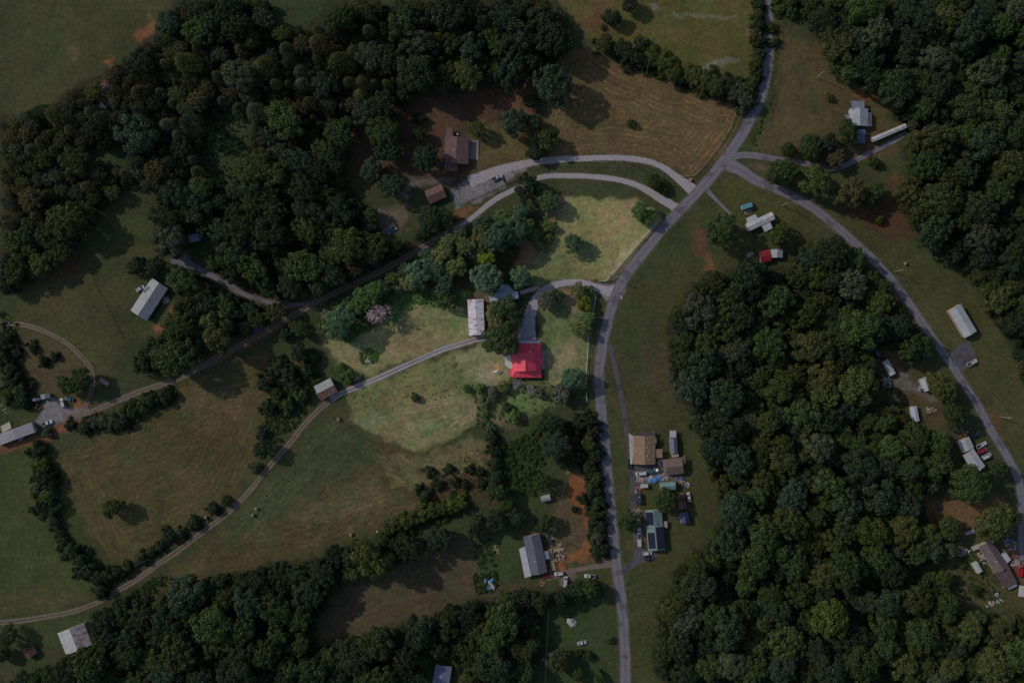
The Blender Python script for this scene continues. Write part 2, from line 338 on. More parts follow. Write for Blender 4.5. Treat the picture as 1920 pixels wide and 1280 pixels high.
 (pts("1400,312 1445,302 1448,318 1420,326"), (0.14, 0.09, 0.055), 6, 6),
 (pts("-10,842 70,812 160,782 165,790 80,825 -10,855"), (0.19, 0.085, 0.048), 4, 6),
 (pts("120,772 148,750 155,770"), (0.25, 0.1, 0.05), 4, 6),
 (pts("1180,872 1250,870 1285,880 1270,905 1190,905"), (0.14, 0.12, 0.105), 4, 5),
 (pts("700,395 760,385 770,420 720,440"), (0.15, 0.11, 0.085), 8, 8),
]
GRAVEL = [(pts("845,352 880,335 935,314 990,304 985,318 955,335 920,362 880,384 858,392 850,372"), (0.2, 0.185, 0.185), 4, 6),
          (pts("745,368 765,340 800,332 845,334 850,345 800,344 772,352 760,378"), (0.15, 0.12, 0.11), 5, 5),
          (pts("68,790 78,752 100,745 122,762 165,768 165,778 100,800 90,806"), (0.19, 0.18, 0.19), 4, 6),
          (pts("318,492 330,478 352,470 362,490 372,505 350,505"), (0.16, 0.145, 0.16), 4, 4),
          (pts("1045,1074 1075,1062 1072,1092 1052,1094"), (0.15, 0.115, 0.1), 4, 5),
          (pts("1690,690 1712,720 1760,745 1790,742 1785,750 1740,752 1700,735 1680,715"), (0.15, 0.13, 0.115), 5, 8),
          (pts("1120,532 1150,535 1158,548 1138,566 1124,552"), (0.3, 0.27, 0.29), 3, 3)]
MOW = [(3, 2.6, 1.0), (13, 2.8, 0.8), (15, 2.8, 0.75), (17, 3, 0.3), (18, 2.0, 0.8), (20, 3, 0.4), (4, 3, 0.25)]

# sheet: fine where the photograph looks, coarse out to the horizon
def axis(a, b, step, far=4000):
    core = np.arange(a, b+1e-6, step); out = []; d = step; p = b
    while p < far: d *= 1.5; p += d; out.append(p)
    return np.concatenate([-np.array(out[::-1])+(a+b), core, np.array(out)])
gx = axis(-285, 285, 0.8); gy = axis(-195, 195, 0.8)
GX, GY = np.meshgrid(gx, gy); nx, ny = len(gx), len(gy)
PX = GX/S+960; PY = 640-GY/S
fade = np.clip(1.6-np.hypot(GX, GY)/600, 0, 1)
GZ = hgt(GX, GY)*fade
wx = vnoise(PX, PY, 22, 1)*0.6+vnoise(PX, PY, 9, 2)*0.4; wy = vnoise(PX, PY, 22, 3)*0.6+vnoise(PX, PY, 9, 4)*0.4
C = np.zeros(GX.shape+(3,)); C[:] = (0.06, 0.067, 0.03)
mow = np.zeros(GX.shape); mowl = np.zeros(GX.shape)
def lay(P, col, feather, rag, strength=1.0):
    global C
    d = sdist(P, PX+wx*rag*1.6, PY+wy*rag*1.6); k = np.clip(d/(2*feather)+0.5, 0, 1); k = k*k*(3-2*k)*strength
    C = C*(1-k[..., None])+np.array(col)*k[..., None]; return k
for wd in WOODS.values(): lay(wd, (0.045, 0.04, 0.024), 6, 10)
for g in GLADES: lay(g, (0.046, 0.064, 0.027), 6, 8)
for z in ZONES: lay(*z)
def mowzone(P, lam, amp):
    d = sdist(P, PX+wx*3, PY+wy*3); k = np.clip(d/12, 0, 1)*amp
    m = k > mow; mow[m] = k[m]; mowl[m] = (np.abs(d[m])*S)/lam
for i, lam, amp in MOW: mowzone(ZONES[i][0], lam, amp)
for z in ZONES:
    for key, lam, amp in ((('655.0', '788.0'), 2.6, 0.8), (('600.0', '625.0'), 2.8, 0.5), (('1008.0', '560.0'), 2.2, 0.4), (('838.0', '668.0'), 2.2, 0.5), (('1040.0', '368.0'), 3.0, 0.25)):
        if (str(z[0][0][0]), str(z[0][0][1])) == key: mowzone(z[0], lam, amp)
for g in GRAVEL: lay(*g)
def verge(line, half, col, feather, amt):
    global C
    d = half+wx*2.0-ldist(smooth_line(line, 12), PX, PY); k = np.clip(d/(2*feather)+0.5, 0, 1); k = k*k*(3-2*k)*amt
    C = C*(1-k[..., None])+np.array(col)*k[..., None]
verge(MAIN, 12, (0.12, 0.105, 0.07), 2.5, 0.55); verge(EAST, 10, (0.125, 0.1, 0.07), 2.5, 0.6)
verge(DRIVE_A, 6, (0.17, 0.155, 0.14), 1.8, 0.8); verge(DRIVE_B, 6, (0.15, 0.125, 0.105), 1.8, 0.55)
verge(LANE[:10], 6, (0.24, 0.2, 0.165), 1.8, 0.55); verge(LANE[9:], 5, (0.13, 0.105, 0.075), 1.8, 0.5); verge(LEFT_DRIVE, 6, (0.12, 0.095, 0.1), 2, 0.7)  # lane verge paler on the property, its light put into the colour
verge(FARMTRACK, 4, (0.12, 0.08, 0.05), 2, 0.5); verge(PROPDRIVE, 7, (0.25, 0.2, 0.17), 2, 0.6)
verge(DRIVE_B[20:24], 9, (0.22, 0.09, 0.05), 4, 0.7)
big = 1+0.10*vnoise(PX, PY, 60, 11)+0.10*vnoise(PX, PY, 25, 12)+0.10*vnoise(PX, PY, 8, 13)
inside = np.clip(sdist(pts('583,590 1015,365 1196,373 1248,414 1148,545 1116,722 1050,770 793,852 667,790'), PX, PY)/30, 0, 1)
big += inside*(0.13*vnoise(PX, PY, 16, 21)+0.13*vnoise(PX, PY, 6, 22))
hue = inside*(0.12*vnoise(PX, PY, 18, 23)+0.08*vnoise(PX, PY, 7, 24))+0.10*vnoise(PX, PY, 34, 14)+0.07*vnoise(PX, PY, 12, 15)
C = C*big[..., None]; C[..., 0] *= 1+hue; C[..., 2] *= 1+0.5*hue; C = np.clip(C, 0.01, 0.9)

gm = bpy.data.materials.new('pasture'); t = nodes(gm); b = principled(t, 0.95, 0.1)
att = nn(t, 'ShaderNodeAttribute', attribute_name='zone'); am = nn(t, 'ShaderNodeAttribute', attribute_name='mow'); al = nn(t, 'ShaderNodeAttribute', attribute_name='mow_row')
pos = nn(t, 'ShaderNodeNewGeometry').outputs['Position']
n1 = noise(t, 0.55, 6, 0.75, pos); n2 = noise(t, 0.09, 5, 0.6, pos); n3 = noise(t, 2.6, 3, 0.7, pos)
row = math_n(t, 'SINE', math_n(t, 'ADD', math_n(t, 'MULTIPLY', al.outputs['Fac'], 2*math.pi), math_n(t, 'MULTIPLY', n2, 13.0)))
row2 = math_n(t, 'SINE', math_n(t, 'ADD', math_n(t, 'MULTIPLY', al.outputs['Fac'], 2*math.pi*0.37), math_n(t, 'MULTIPLY', n2, 14.0)))
thin = math_n(t, 'MULTIPLY', mr(t, row, 0.1, 1.0, 0, 1), mr(t, noise(t, 0.16, 4, 0.7, pos), 0.45, 0.62, 0, 1))
fac = mr(t, n1, 0.25, 0.75, 0.55, 1.45)
c = mixc(t, 1.0, att.outputs['Color'], mixc(t, mr(t, n3, 0.3, 0.7, 0, 1), (0.72, 0.76, 0.72), (1.28, 1.24, 1.2)), 'MULTIPLY')
cm = nn(t, 'ShaderNodeVectorMath', operation='SCALE'); t.links.new(c, cm.inputs[0]); t.links.new(fac, cm.inputs['Scale'])
straw = mixc(t, 1.0, cm.outputs[0], (1.75, 1.55, 1.5), 'MULTIPLY'); c2 = mixc(t, math_n(t, 'MULTIPLY', thin, am.outputs['Fac']), cm.outputs[0], straw)
c3 = mixc(t, math_n(t, 'MULTIPLY', mr(t, row2, -0.2, 1, 0, 0.5), am.outputs['Fac']), c2, mixc(t, 1.0, c2, (0.68, 0.76, 0.68), 'MULTIPLY'))
speck = mr(t, noise(t, 1.1, 2, 0.5, pos), 0.66, 0.74, 0, 0.45)
c4 = mixc(t, speck, c3, mixc(t, 1.0, c3, (0.42, 0.5, 0.38), 'MULTIPLY'))
t.links.new(c4, b.inputs['Base Color'])
hb = math_n(t, 'ADD', n1, math_n(t, 'MULTIPLY', n3, 0.5)); bump(t, b, hb, 0.7, 0.25)

me = bpy.data.meshes.new('ground'); V = np.stack([GX, GY, GZ], -1).reshape(-1, 3)
I = np.arange(nx*ny).reshape(ny, nx); Q = np.stack([I[:-1, :-1], I[:-1, 1:], I[1:, 1:], I[1:, :-1]], -1).reshape(-1, 4)
me.vertices.add(len(V)); me.vertices.foreach_set('co', V.ravel().astype(np.float32))
me.loops.add(Q.size); me.loops.foreach_set('vertex_index', Q.ravel().astype(np.int32))
me.polygons.add(len(Q)); me.polygons.foreach_set('loop_start', np.arange(0, Q.size, 4, dtype=np.int32))
me.polygons.foreach_set('use_smooth', np.ones(len(Q), bool)); me.update(); me.validate()
ca = me.attributes.new('zone', 'FLOAT_COLOR', 'POINT'); ca.data.foreach_set('color', np.concatenate([C.reshape(-1, 3), np.ones((nx*ny, 1))], 1).astype(np.float32).ravel())
for nm, A in (('mow', mow), ('mow_row', mowl)):
    a = me.attributes.new(nm, 'FLOAT', 'POINT'); a.data.foreach_set('value', A.ravel().astype(np.float32))
me.materials.append(gm); ground = struct(link('ground', me), 'structure', 'pasture, mown fields and bare red soil')

# ---------------------------------------------------------------- roads, drives and tracks
def road_mat(name, ca_, cb, rough=0.85, sc_=0.35, streak=True):
    m = bpy.data.materials.new(name); t = nodes(m); b = principled(t, rough, 0.25)
    uv = nn(t, 'ShaderNodeUVMap').outputs[0]; sep = nn(t, 'ShaderNodeSeparateXYZ'); t.links.new(uv, sep.inputs[0])
    pos = nn(t, 'ShaderNodeNewGeometry').outputs['Position']
    n = noise(t, sc_, 6, 0.7, pos); f = noise(t, 3.5, 3, 0.7, pos)
    c = mixc(t, mr(t, n, 0.3, 0.7, 0, 1), ca_, cb)
    if streak:   # worn wheel paths and the seam down the middle
        wv = math_n(t, 'COSINE', math_n(t, 'MULTIPLY', sep.outputs[0], 4*math.pi))
        c = mixc(t, mr(t, wv, -1, 1, 0.28, 0.0), c, tuple(min(1, x*1.35) for x in cb))
        seam = mr(t, math_n(t, 'ABSOLUTE', math_n(t, 'SUBTRACT', sep.outputs[0], 0.5)), 0.0, 0.035, 1, 0)
        c = mixc(t, math_n(t, 'MULTIPLY', seam, mr(t, n, 0.35, 0.6, 0.15, 0.75)), c, tuple(x*0.5 for x in ca_))
        pat = mr(t, noise(t, 0.16, 3, 0.5, pos), 0.56, 0.6, 0, 0.75); c = mixc(t, pat, c, tuple(x*0.65 for x in ca_))
    c = mixc(t, mr(t, f, 0.3, 0.7, 0, 0.5), c, tuple(x*0.72 for x in ca_))
    edge = math_n(t, 'ADD', math_n(t, 'MULTIPLY', math_n(t, 'ABSOLUTE', math_n(t, 'SUBTRACT', sep.outputs[0], 0.5)), 2.0), mr(t, noise(t, 0.9, 4, 0.7, pos), 0.25, 0.75, -0.22, 0.22))
    c = mixc(t, mr(t, edge, 0.86, 1.02, 0, 1), c, (0.105, 0.095, 0.05))   # grass and grit creeping in from the edge
    t.links.new(c, b.inputs['Base Color']); bump(t, b, f, 0.4, 0.03); return m
ASPH = road_mat('chip_seal', (0.145, 0.13, 0.15), (0.205, 0.185, 0.21)); DARKASPH = road_mat('asphalt', (0.075, 0.07, 0.08), (0.11, 0.1, 0.11))
GRAV = road_mat('gravel', (0.3, 0.26, 0.265), (0.47, 0.41, 0.42), 0.95, 0.8, False); DIRT = road_mat('track_dirt', (0.16, 0.11, 0.085), (0.25, 0.185, 0.155), 0.95, 0.8, False)
PALE = road_mat('lightened_asphalt', (0.33, 0.285, 0.325), (0.49, 0.42, 0.47), 0.9, 0.5, False)  # property drive, asphalt lightened to stand in for brighter light
def ribbon(name, line, widths, z, mat, label, offs=(0.0,), rag=0.06, step=5.0):
    L = smooth_line(line, step); P = np.array([[(x-960)*S, (640-y)*S] for x, y in L]); n = len(P)
    T = np.gradient(P, axis=0); T /= np.linalg.norm(T, axis=1)[:, None]; N = np.stack([-T[:, 1], T[:, 0]], 1)
    s = np.concatenate([[0], np.cumsum(np.linalg.norm(np.diff(P, axis=0), axis=1))])
    W = np.interp(np.linspace(0, 1, n), np.linspace(0, 1, len(widths)), widths)*S/2 if not isinstance(widths, (int, float)) else np.full(n, widths*S/2)
    vv = []; ff = []; uu = []; K = 5; r = np.random.default_rng(len(name)+n)
    for o in offs:
        base = len(vv); jl = 1+rag*np.convolve(r.normal(size=n+4), np.ones(5)/2.2, 'valid'); jr = 1+rag*np.convolve(r.normal(size=n+4), np.ones(5)/2.2, 'valid')
        for i in range(n):
            for k in range(K):
                q = (k/(K-1)*2-1); ww = W[i]*q*(jl[i] if q < 0 else jr[i]); x, y = P[i]+N[i]*(o+ww)
                vv.append((x, y, gz(x, y)+z-0.02*abs(q)**3)); uu.append((k/(K-1), s[i]))
        for i in range(n-1):
            for k in range(K-1):
                a = base+i*K+k; ff.append((a, a+K, a+K+1, a+1)[::-1])
    m = bpy.data.meshes.new(name); m.from_pydata(vv, [], ff); m.materials.append(mat)
    ul = m.uv_layers.new(name='UVMap'); li = np.zeros(len(m.loops), np.int32); m.loops.foreach_get('vertex_index', li)
    ul.data.foreach_set('uv', np.array(uu, np.float32)[li].ravel()); m.polygons.foreach_set('use_smooth', [True]*len(m.polygons)); m.update()
    return struct(link(name, m), 'structure', label)
ribbon('main_road', MAIN, 20, 0.085, ASPH, 'grey paved country road running down the middle', rag=0.035)
ribbon('side_road', EAST, [26, 17, 16, 16, 15, 15, 15, 15, 15, 15, 15], 0.077, ASPH, 'grey paved lane curving to the right edge', rag=0.045)
ribbon('driveway', NEDRIVE, [14, 11, 10, 10, 10], 0.068, ASPH, 'paved drive to the house by the upper right wood', rag=0.05)
ribbon('driveway', DRIVE_A, [22, 11, 11, 11, 12, 14, 18, 24], 0.066, GRAV, 'pale gravel drive to the brown house', rag=0.05)
ribbon('driveway', DRIVE_B[:13], [20, 11, 10, 10, 10, 9], 0.06, GRAV, 'gravel drive curving below the brown house drive', rag=0.05)
ribbon('farm_track', DRIVE_B[11:], 4.2, 0.056, DIRT, 'two-rut farm track along the wood edge', offs=(0.78, -0.78), rag=0.14)
ribbon('driveway', LEFT_DRIVE, [6, 7, 8, 10, 14], 0.05, ASPH, 'gravel drive into the left wood', rag=0.08)
ribbon('farm_track', LANE[:10], 4.2, 0.054, GRAV, 'two-rut gravel lane crossing the property', offs=(0.8, -0.8), rag=0.16)  # paler stretch of one lane, painting the property's brighter light
ribbon('farm_track', LANE[9:], 3.7, 0.05, DIRT, 'two-rut lane in darker tone between the left fields', offs=(0.78, -0.78), rag=0.2)  # same lane, toned darker where the painted light ends
ribbon('driveway', PROPDRIVE, [34, 20, 13, 12, 12, 13, 15, 18, 24, 33, 34], 0.06, PALE, 'pale curved drive to the red-roofed house', rag=0.04)
ribbon('driveway', LOOP, [10, 10, 9, 9, 9, 9, 9, 10, 11, 12, 12], 0.07, DARKASPH, 'dark paved drive beside the main road', rag=0.04)
ribbon('driveway', SHORT, [10, 7, 6, 6], 0.06, ASPH, 'short paved drive at the junction', rag=0.05)
ribbon('driveway', SOUTHDRIVE, [16, 10, 9, 9, 10], 0.062, DIRT, 'tan drive to the dark-roofed lower house', rag=0.07)
ribbon('farm_track', FARMTRACK, 3.2, 0.05, DIRT, 'faint two-rut track curving through the left pasture', offs=(0.7, -0.7), rag=0.22)
def pad(name, P, z, mat, label):
    P = [at(*p) for p in P]; c = sum(P, Vector())/len(P); ring = []
    for a, b_ in zip(P, P[1:]+P[:1]):
        for k in range(4): ring.append(a.lerp(b_, k/4))
    vv = [(p.x, p.y, gz(p.x, p.y)+z) for p in [c]+ring]; n = len(ring)
    m = bpy.data.meshes.new(name); m.from_pydata(vv, [], [(0, 1+i, 1+(i+1) % n) for i in range(n)]); m.materials.append(mat); m.uv_layers.new(name='UVMap')
    m.update()
    if m.polygons[0].normal.z < 0: m.flip_normals()
    return struct(link(name, m), 'structure', label)
pad('parking_area', pts("1779,668 1800,642 1818,640 1830,668 1802,702 1790,690"), 0.066, DARKASPH, 'dark paved parking beside the side road')
pad('parking_area', pts("1183,868 1232,866 1234,880 1186,884"), 0.06, DARKASPH, 'paved yard below the tan-roofed house')
pad('parking_area', pts("1194,1022 1212,1030 1236,1040 1220,1052 1192,1058"), 0.06, DARKASPH, 'dark paved turning place below the green roof')
pad('patio', pts("947,668 958,664 962,690 956,692 947,684"), 0.12, paint((0.5, 0.55, 0.46), 0.9), 'pale concrete patio beside the red roof')
pad('patio', pts("1394,394 1410,392 1408,400 1396,402"), 0.06, paint((0.25, 0.2, 0.16), 0.9), 'small concrete slab by the teal trailer')
# ---------------------------------------------------------------- trees and shrubs
def leaf_mat(inst):
    m = bpy.data.materials.new('foliage'); t = nodes(m); o = nn(t, 'ShaderNodeOutputMaterial')
    if inst: base = nn(t, 'ShaderNodeAttribute', attribute_type='INSTANCER', attribute_name='tint').outputs['Color']
    else: base = nn(t, 'ShaderNodeObjectInfo').outputs['Color']
    g = nn(t, 'ShaderNodeNewGeometry'); rnd = g.outputs['Random Per Island']; n = noise(t, 0.45, 4, 0.7, g.outputs['Position'])
    k = math_n(t, 'MULTIPLY', mr(t, rnd, 0, 1, 0.78, 1.22), mr(t, n, 0.28, 0.72, 0.7, 1.3))
    v = nn(t, 'ShaderNodeVectorMath', operation='SCALE'); t.links.new(base, v.inputs[0]); t.links.new(k, v.inputs['Scale'])
    c = mixc(t, mr(t, n, 0.45, 0.75, 0, 0.5), v.outputs[0], mixc(t, 1.0, v.outputs[0], (1.35, 1.08, 0.7), 'MULTIPLY'))
    d = nn(t, 'ShaderNodeBsdfPrincipled'); d.inputs['Roughness'].default_value = 0.6; d.inputs['Specular IOR Level'].default_value = 0.25
    t.links.new(c, d.inputs['Base Color'])
    tr = nn(t, 'ShaderNodeBsdfTranslucent'); t.links.new(mixc(t, 1.0, c, (1.1, 1.25, 0.5), 'MULTIPLY'), tr.inputs[0])
    mx = nn(t, 'ShaderNodeMixShader'); mx.inputs[0].default_value = 0.28
    t.links.new(d.outputs[0], mx.inputs[1]); t.links.new(tr.outputs[0], mx.inputs[2]); t.links.new(mx.outputs[0], o.inputs[0]); return m
LEAF, LEAFI = leaf_mat(False), leaf_mat(True)
BARK = paint((0.12, 0.09, 0.07), 0.95, 0.3, sc_=3); DEADBARK = paint((0.37, 0.27, 0.275), 0.9, 0.2, sc_=3); PALEDEAD = paint((0.27, 0.25, 0.26), 0.9, 0.2, sc_=3)
def leaf_mesh(name, cen, rad, out, per, size, rng, jitter=0.55, up=0.35):
    """many small bent leaf faces spread over the clumps at cen (radius rad, leaning out)"""
    P = []
    for c, r, o in zip(cen, rad, out):
        n = max(8, int(per*r*r)); d = rng.normal(size=(n, 3))+np.array(o)*1.1+np.array([0, 0, up]); d /= np.linalg.norm(d, axis=1)[:, None]
        p = np.array(c)+d*r*(rng.uniform(0.72, 1.08, (n, 1))); P.append(np.concatenate([p, d], 1))
    P = np.concatenate(P); n = len(P); p, d = P[:, :3], P[:, 3:]
    nrm = d+rng.normal(size=(n, 3))*jitter; nrm /= np.linalg.norm(nrm, axis=1)[:, None]
    a = np.cross(nrm, rng.normal(size=(n, 3))); a /= np.linalg.norm(a, axis=1)[:, None]; b = np.cross(nrm, a)
    s = size*rng.uniform(0.65, 1.35, (n, 1)); s2 = s*rng.uniform(0.6, 1.0, (n, 1))
    v = np.stack([p-a*s, p-b*s2+nrm*s*0.15, p+a*s, p+b*s2+nrm*s*0.15], 1).reshape(-1, 3)
    me = bpy.data.meshes.new(name); me.vertices.add(4*n); me.vertices.foreach_set('co', v.astype(np.float32).ravel())
    me.loops.add(4*n); me.loops.foreach_set('vertex_index', np.arange(4*n, dtype=np.int32)); me.polygons.add(n)
    me.polygons.foreach_set('loop_start', np.arange(0, 4*n, 4, dtype=np.int32)); me.materials.append(LEAF); me.update(); me.validate(); return me
def broad(seed, nl, lr, flat=0.62, wob=0.10, size=0.048, per=1500, tops=1):
    """crown of radius 1 centred near z = 1.25; uneven outline, bays between clumps"""
    rng = np.random.default_rng(seed); cen, rad, out = [], [], []
    T = [(0, 0)] if tops == 1 else [(0.36*math.cos(6.28*k/tops+seed), 0.36*math.sin(6.28*k/tops+seed)) for k in range(tops)]
    ph = rng.uniform(0, 6.28, 4)
    for i in range(nl):
        th = 2.399963*i+rng.normal()*0.25; rr = math.sqrt((i+0.5)/nl)*0.86
        rr *= 1+wob*(math.sin(2*th+ph[0])+0.7*math.sin(3*th+ph[1])+0.6*math.sin(5*th+ph[2]))*0.6
        x, y = rr*math.cos(th), rr*math.sin(th); q = min(math.hypot(x-a, y-b_) for a, b_ in T) if tops > 1 else rr
        z = 0.98+flat*math.sqrt(max(0.02, 1-min(0.98, q*q*(1.6 if tops > 1 else 1.0))))+rng.normal()*0.06
        cen.append((x, y, z)); rad.append(lr*rng.uniform(0.75, 1.3)); out.append((x*0.9, y*0.9, 0.55))
        if rr > 0.5:
            cen.append((x*0.93, y*0.93, z-0.36)); rad.append(lr*rng.uniform(0.8, 1.2)); out.append((x*1.2, y*1.2, 0.0))
        if rr > 0.62 and rng.random() < 0.7:
            cen.append((x*0.8, y*0.8, z-0.68)); rad.append(lr*rng.uniform(0.7, 1.1)); out.append((x*1.3, y*1.3, -0.2))
    return leaf_mesh('crown', cen, rad, out, per, size, rng)
def cone(seed, h=2.5, n=46):
    rng = np.random.default_rng(seed); cen, rad, out = [], [], []
    for i in range(n):
        k = (i+0.5)/n; th = 2.399963*i; r = (1-k)**0.8*0.8
        cen.append((r*math.cos(th), r*math.sin(th), 0.35+k*h)); rad.append(0.16+0.2*(1-k)); out.append((math.cos(th)*0.8, math.sin(th)*0.8, 0.4))
    return leaf_mesh('crown', cen, rad, out, 900, 0.045, rng, 0.7)
def low(seed, n=16, lr=0.36, per=520, size=0.075):
    rng = np.random.default_rng(seed); cen, rad, out = [], [], []
    for i in range(n):
        th = 2.399963*i+rng.normal()*0.4; r = math.sqrt((i+0.5)/n)*0.72*rng.uniform(0.8, 1.2); x, y = r*math.cos(th), r*math.sin(th)
        z = 0.3+0.62*math.sqrt(max(0.05, 1-r*r))+rng.normal()*0.1
        cen.append((x, y, z)); rad.append(lr*rng.uniform(0.7, 1.2)); out.append((x, y, 0.5))
        if r > 0.4: cen.append((x, y, z-0.4)); rad.append(lr); out.append((x*1.2, y*1.2, 0))
    return leaf_mesh('foliage', cen, rad, out, per, size, rng)
def trunk_mesh(seed, top=1.25, r0=0.075, limbs=6):
    rng = random.Random(seed); m = MB(); m.tube([(0, 0, -0.15), (0.01, 0, 0.25), (0.02, 0.015, 0.7), (0, 0.02, top)], [r0*1.35, r0, r0*0.8, r0*0.45], 7)
    for k in range(limbs):
        a = 6.283*k/limbs+rng.uniform(-0.4, 0.4); z = rng.uniform(0.55, 0.95); L = rng.uniform(0.5, 0.78)
        m.tube([(0, 0, z), (math.cos(a)*L*0.5, math.sin(a)*L*0.5, z+0.22), (math.cos(a)*L, math.sin(a)*L, z+0.55)], [r0*0.5, r0*0.32, r0*0.14], 5)
    return m.mesh('trunk', BARK, True)
def dead_mesh(seed, mat, n=30):
    rng = random.Random(seed); m = MB()
    for k in range(n):
        a = 6.283*k*0.618; z = 0.5+0.9*k/n; L = (0.95-0.55*k/n)*rng.uniform(0.75, 1.1); e = rng.uniform(0.1, 0.5)
        p = [(0, 0, z), (math.cos(a)*L*0.5, math.sin(a)*L*0.5, z+e*0.5), (math.cos(a+0.15)*L, math.sin(a+0.15)*L, z+e)]
        m.tube(p, [0.05, 0.042, 0.02], 4)
        for s in (-1, 1, 0.5, -0.6):
            f = rng.uniform(0.35, 0.8); q = Vector(p[0]).lerp(Vector(p[2]), f); aa = a+s*rng.uniform(0.4, 0.9); l = L*rng.uniform(0.25, 0.42)
            m.tube([q, (q.x+math.cos(aa)*l, q.y+math.sin(aa)*l, q.z+rng.uniform(0, 0.25))], [0.03, 0.014], 4)
    return m.mesh('branches', mat, True)
CROWN = {'t': [broad(11, 38, 0.25), broad(12, 46, 0.22, wob=0.16), broad(13, 34, 0.27, tops=3), broad(14, 60, 0.185, size=0.044), broad(15, 42, 0.235, flat=0.8, wob=0.18),
               broad(16, 46, 0.225, tops=4, wob=0.16), broad(17, 36, 0.25, wob=0.24, tops=2), broad(18, 72, 0.165, size=0.04, wob=0.1), broad(19, 54, 0.2, wob=0.28, tops=3, flat=0.5),
               broad(20, 30, 0.29, wob=0.2, tops=2), broad(23, 80, 0.15, size=0.038, wob=0.2), broad(24, 50, 0.21, wob=0.32)],
         'c': [cone(21), cone(22, 2.9, 54)], 's': [low(31), low(32, 20, 0.32), low(33, 13, 0.4), low(34, 18, 0.34)]}
TRUNK = [trunk_mesh(1), trunk_mesh(2, limbs=5), trunk_mesh(3, limbs=7)]
STEM = trunk_mesh(4, 0.7, 0.05, 5); CSTEM = trunk_mesh(5, 2.4, 0.06, 0)
DTRUNK = MB().tube([(0, 0, -0.1), (0, 0, 0.5), (0.02, 0.01, 1.5)], [0.085, 0.065, 0.03], 7)
DEAD = {'x': (dead_mesh(41, DEADBARK), DTRUNK.mesh('trunk', DEADBARK, True)), 'z': (dead_mesh(42, PALEDEAD, 22), DTRUNK.mesh('trunk', PALEDEAD, True))}
# name, leaf albedo; capital letters are lightened to paint in the property's brighter light
TINT = {'d': ('dark green', (0.038, 0.06, 0.026)), 'm': ('mid green', (0.056, 0.088, 0.026)), 'b': ('blue-green', (0.044, 0.074, 0.042)), 'o': ('olive', (0.08, 0.092, 0.028)),
        'y': ('yellow-green', (0.08, 0.108, 0.022)), 'g': ('grey-green', (0.08, 0.092, 0.052)), 'r': ('brownish', (0.088, 0.08, 0.036)),
        'L': ('fresh green', (0.12, 0.2, 0.06)), 'B': ('pale blue-green', (0.1, 0.17, 0.1)), 'Y': ('bright yellow-green', (0.2, 0.24, 0.03)), 'O': ('pale olive', (0.165, 0.19, 0.075)), 'G': ('pale grey-green', (0.18, 0.19, 0.13)), 'D': ('deep green', (0.085, 0.128, 0.05))}
ntree = [0]
def plant(px, py, r, tint, kind, label, group=None, hs=1.0, seed=None):
    ntree[0] += 1; i = ntree[0] if seed is None else seed; R = r*S; rng = random.Random(i*7919)
    name, cat = {'t': ('broadleaf_tree', 'tree'), 'c': ('cedar_tree', 'tree'), 's': ('shrub', 'shrub'), 'x': ('dead_tree', 'tree'), 'z': ('dead_tree', 'tree')}[kind]
    zc = {'t': 1.35, 'c': 1.3, 's': 0.6, 'x': 1.0, 'z': 1.0}[kind]*R*hs; p = at(px, py, zc); p.z = gz(p.x, p.y)-0.02
    root = thing(name, label, cat, p, rng.uniform(0, 6.28), group)
    sx = rng.uniform(0.86, 1.16); scale = (R*sx, R/sx, R*hs*rng.uniform(0.94, 1.06))
    if kind in 'tcs':
        c = link('crown' if kind != 's' else 'foliage', rng.choice(CROWN[kind]), root); v = rng.uniform(0.76, 1.26); b_ = TINT[tint][1]
        c.color = (b_[0]*v*rng.uniform(0.93, 1.07), b_[1]*v, b_[2]*v*rng.uniform(0.9, 1.1), 1)
        tr = link('trunk' if kind != 's' else 'stem', {'t': rng.choice(TRUNK), 'c': CSTEM, 's': STEM}[kind], root)
    else:
        c = link('branches', DEAD[kind][0], root); tr = link('trunk', DEAD[kind][1], root)
    c.scale = tr.scale = scale; return root
